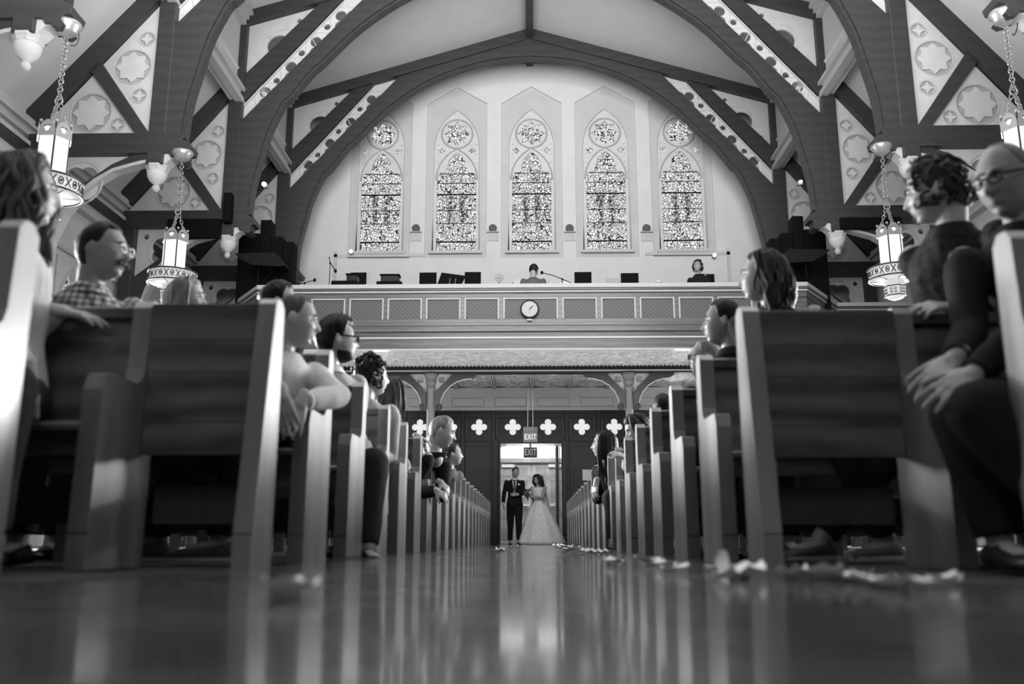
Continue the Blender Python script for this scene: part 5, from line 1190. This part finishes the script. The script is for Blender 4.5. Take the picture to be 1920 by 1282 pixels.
# bare bright lamps
M_bulb = mat('lit_bulb', 1, .4, emit=9)
for (x_, y_, D, lb) in ((495, 345, 16.9, 'small bright lamp on the left arch rib'), (658, 471, 21.8, 'small bright lamp on the loft wall at left'), (1340, 478, 21.8, 'small bright lamp on the loft wall at right'), (1502, 340, 16.9, 'small bright lamp on the right arch rib')):
    c = at(x_, y_, D); r = empty('wall_lamp', tuple(c)); tag(r, lb, 'lamp', 'small spot lamps in the loft')
    MB().ball((0, 0, 0), .045 if x_ != 1502 else .025, 12, 8).build('bulb', M_bulb, r, True)
    o = MB().lathe([(.05, .03), (.055, .06), (.03, .12), (.03, .2)], 16).build('socket', M_recess, r, True); o.rotation_euler = (R(-90), 0, 0)
# black cabinets and equipment tables at both ends of the loft
for s, nm in ((-1, 'left'), (1, 'right')):
    def X(px, py, D): q = xz(px, py, D); return abs(q[0])*s, q[1]
    D = 18.45; r = empty('equipment_cabinet', (X(498, 500, D)[0], D, LF)); tag(r, 'black stepped cabinets at the %s end of the loft' % nm, 'cabinet'); ox = r.location.x
    for (x0, x1, yt) in ((447, 486, 440), (486, 507, 415), (507, 530, 446), (530, 551, 456)):
        a, b = sorted((X(x0, 500, D)[0], X(x1, 500, D)[0])); MB().cbox(a-ox+.004, b-ox-.004, -.1, .25, 0, X(x0, yt, D)[1]-LF, .01).build('cabinet_unit', M_black, r)
    D = 17.75; r = empty('loudspeaker', (X(485, 500, D)[0], D, LF)); tag(r, 'black wedge-shaped loudspeaker on a stand at the %s end of the loft' % nm, 'loudspeaker'); ox = r.location.x
    pl = [X(x, y, D) for x, y in ((447, 482), (522, 480), (541, 504), (530, 506), (478, 503))]; pl = [(a-ox, b-LF) for a, b in pl]
    MB().prism(pl, -.25, .2).build('box', M_blackg, r)
    zt = pl[4][1]; MB().tube([(0, 0, .02), (0, 0, zt+.03)], .025, 8).build('pole', M_black, r)
    for q in ((-.35, .15), (.35, .15)): MB().tube([(0, 0, zt-.45), (q[0], 0, zt+.02)], .014, 6).build('strut', M_black, r)
    for k in range(3): MB().tube([(0, 0, .35), (.2*math.cos(R(120*k+90)), .2*math.sin(R(120*k+90)), .015)], .015, 6).build('leg', M_black, r)
a, b, z0, z1 = rect(420, 365, 438, 418, 16.85); o = MB().cbox(a, b, 16.72, 16.92, z0, z1, .01).build('column_speaker', M_black); tag(o, 'tall black column loudspeaker fixed to the left truss post', 'loudspeaker')
a, b, z0, z1 = rect(313, 411, 416, 448, 16.9); o = MB().cbox(a, b, 16.85, 16.93, z0, z1, .01).build('beam_board', M_black); tag(o, 'black board along the hammer beam above the left chandelier', 'board')
a, b, z0, z1 = rect(1576, 408, 1688, 430, 16.9); o = MB().cbox(a, b, 16.85, 16.93, z0, z1, .01).build('beam_board', M_black); tag(o, 'black board along the hammer beam above the right chandelier', 'board')

# ================================================================ PETALS ON THE AISLE
M_petal = mat('white_petal', .9, .7)
def floor_pt(x, y):
    a = at(x, y, 1.0); d = a-Vector((0, 0, CAM_Z)); t = -CAM_Z/d.z; return Vector((d.x*t, d.y*t, 0))
pet = [(545, 1122, .045), (1358, 1088, .025), (1402, 1086, .05), (1478, 1087, .04), (1545, 1088, .05), (1606, 1092, .03), (1640, 1100, .035), (1668, 1107, .035), (1756, 1108, .035), (1772, 1097, .03),
       (1152, 1060, .04), (1217, 1059, .045), (1246, 1067, .04), (1268, 1076, .035), (1340, 1072, .025), (1110, 1041, .05), (1128, 1041, .05), (1095, 1038, .05), (1068, 1035, .06), (1055, 1031, .06), (1075, 1031, .06), (1044, 1027, .07), (965, 1028, .06), (940, 1036, .05), (1062, 1027, .07), (1085, 1045, .03)]
near = ['near camera', 'beside the first pew end']
rg = random.Random(11); n_ = 0
def petal_mesh(rr, seed, up=False):
    g = random.Random(seed); vs = []; fs = []; nu, nv = 7, 6
    for j in range(nv):
        t = j/(nv-1); wd = math.sin(math.pi*(.08+.84*t))**.6*rr*.7
        for i in range(nu):
            u = -1+2*i/(nu-1); vs.append((u*wd, (t-.5)*2*rr, .004+rr*(.22*u*u+.30*(t-.5)**2*4*g.uniform(.6, 1))+.15*rr*t))
    fs = [(j*nu+i, j*nu+i+1, (j+1)*nu+i+1, (j+1)*nu+i) for j in range(nv-1) for i in range(nu-1)]
    top = [(x, y, z+.0015) for x, y, z in vs]; N_ = len(vs); al = vs+top; fs2 = [tuple(reversed(f)) for f in fs]+[tuple(q+N_ for q in f) for f in fs]
    return MB().add(al, fs2)
for i, (x, y, rr) in enumerate(pet):
    p = floor_pt(x, y)
    if p.y > 21: p = p*(20.6/p.y)
    o = petal_mesh(rr*1.25, i).build('petal', M_petal, None, True, loc=(p.x, p.y, .001)); o.rotation_euler = (0, 0, rg.uniform(0, 6.28))
    if i == 0: tag(o, 'lone white petal on the floor at left near the camera', 'petal')
    elif 1 <= i <= 9 or i == 14: tag(o, 'white flower petal before the right front pew, %s from the left of that scatter' % ORD[[14, 1, 2, 3, 4, 5, 6, 7, 8, 9].index(i)], 'petal', 'petals before the right front pew')
    elif x > 1030: tag(o, 'white flower petal along the foot of the right pews', 'petal', 'petals along the right pews')
    else: tag(o, 'small white petal in mid aisle, the %s one to the couple' % ('nearer' if x == 965 else 'farther'), 'petal', 'petals in mid aisle')
p = floor_pt(1350, 1080); o = petal_mesh(.03, 77).build('petal', M_petal, None, True, loc=(p.x, p.y, .035)); o.rotation_euler = (R(85), 0, R(20)); tag(o, 'white petal standing upright by the first right pew end', 'petal')
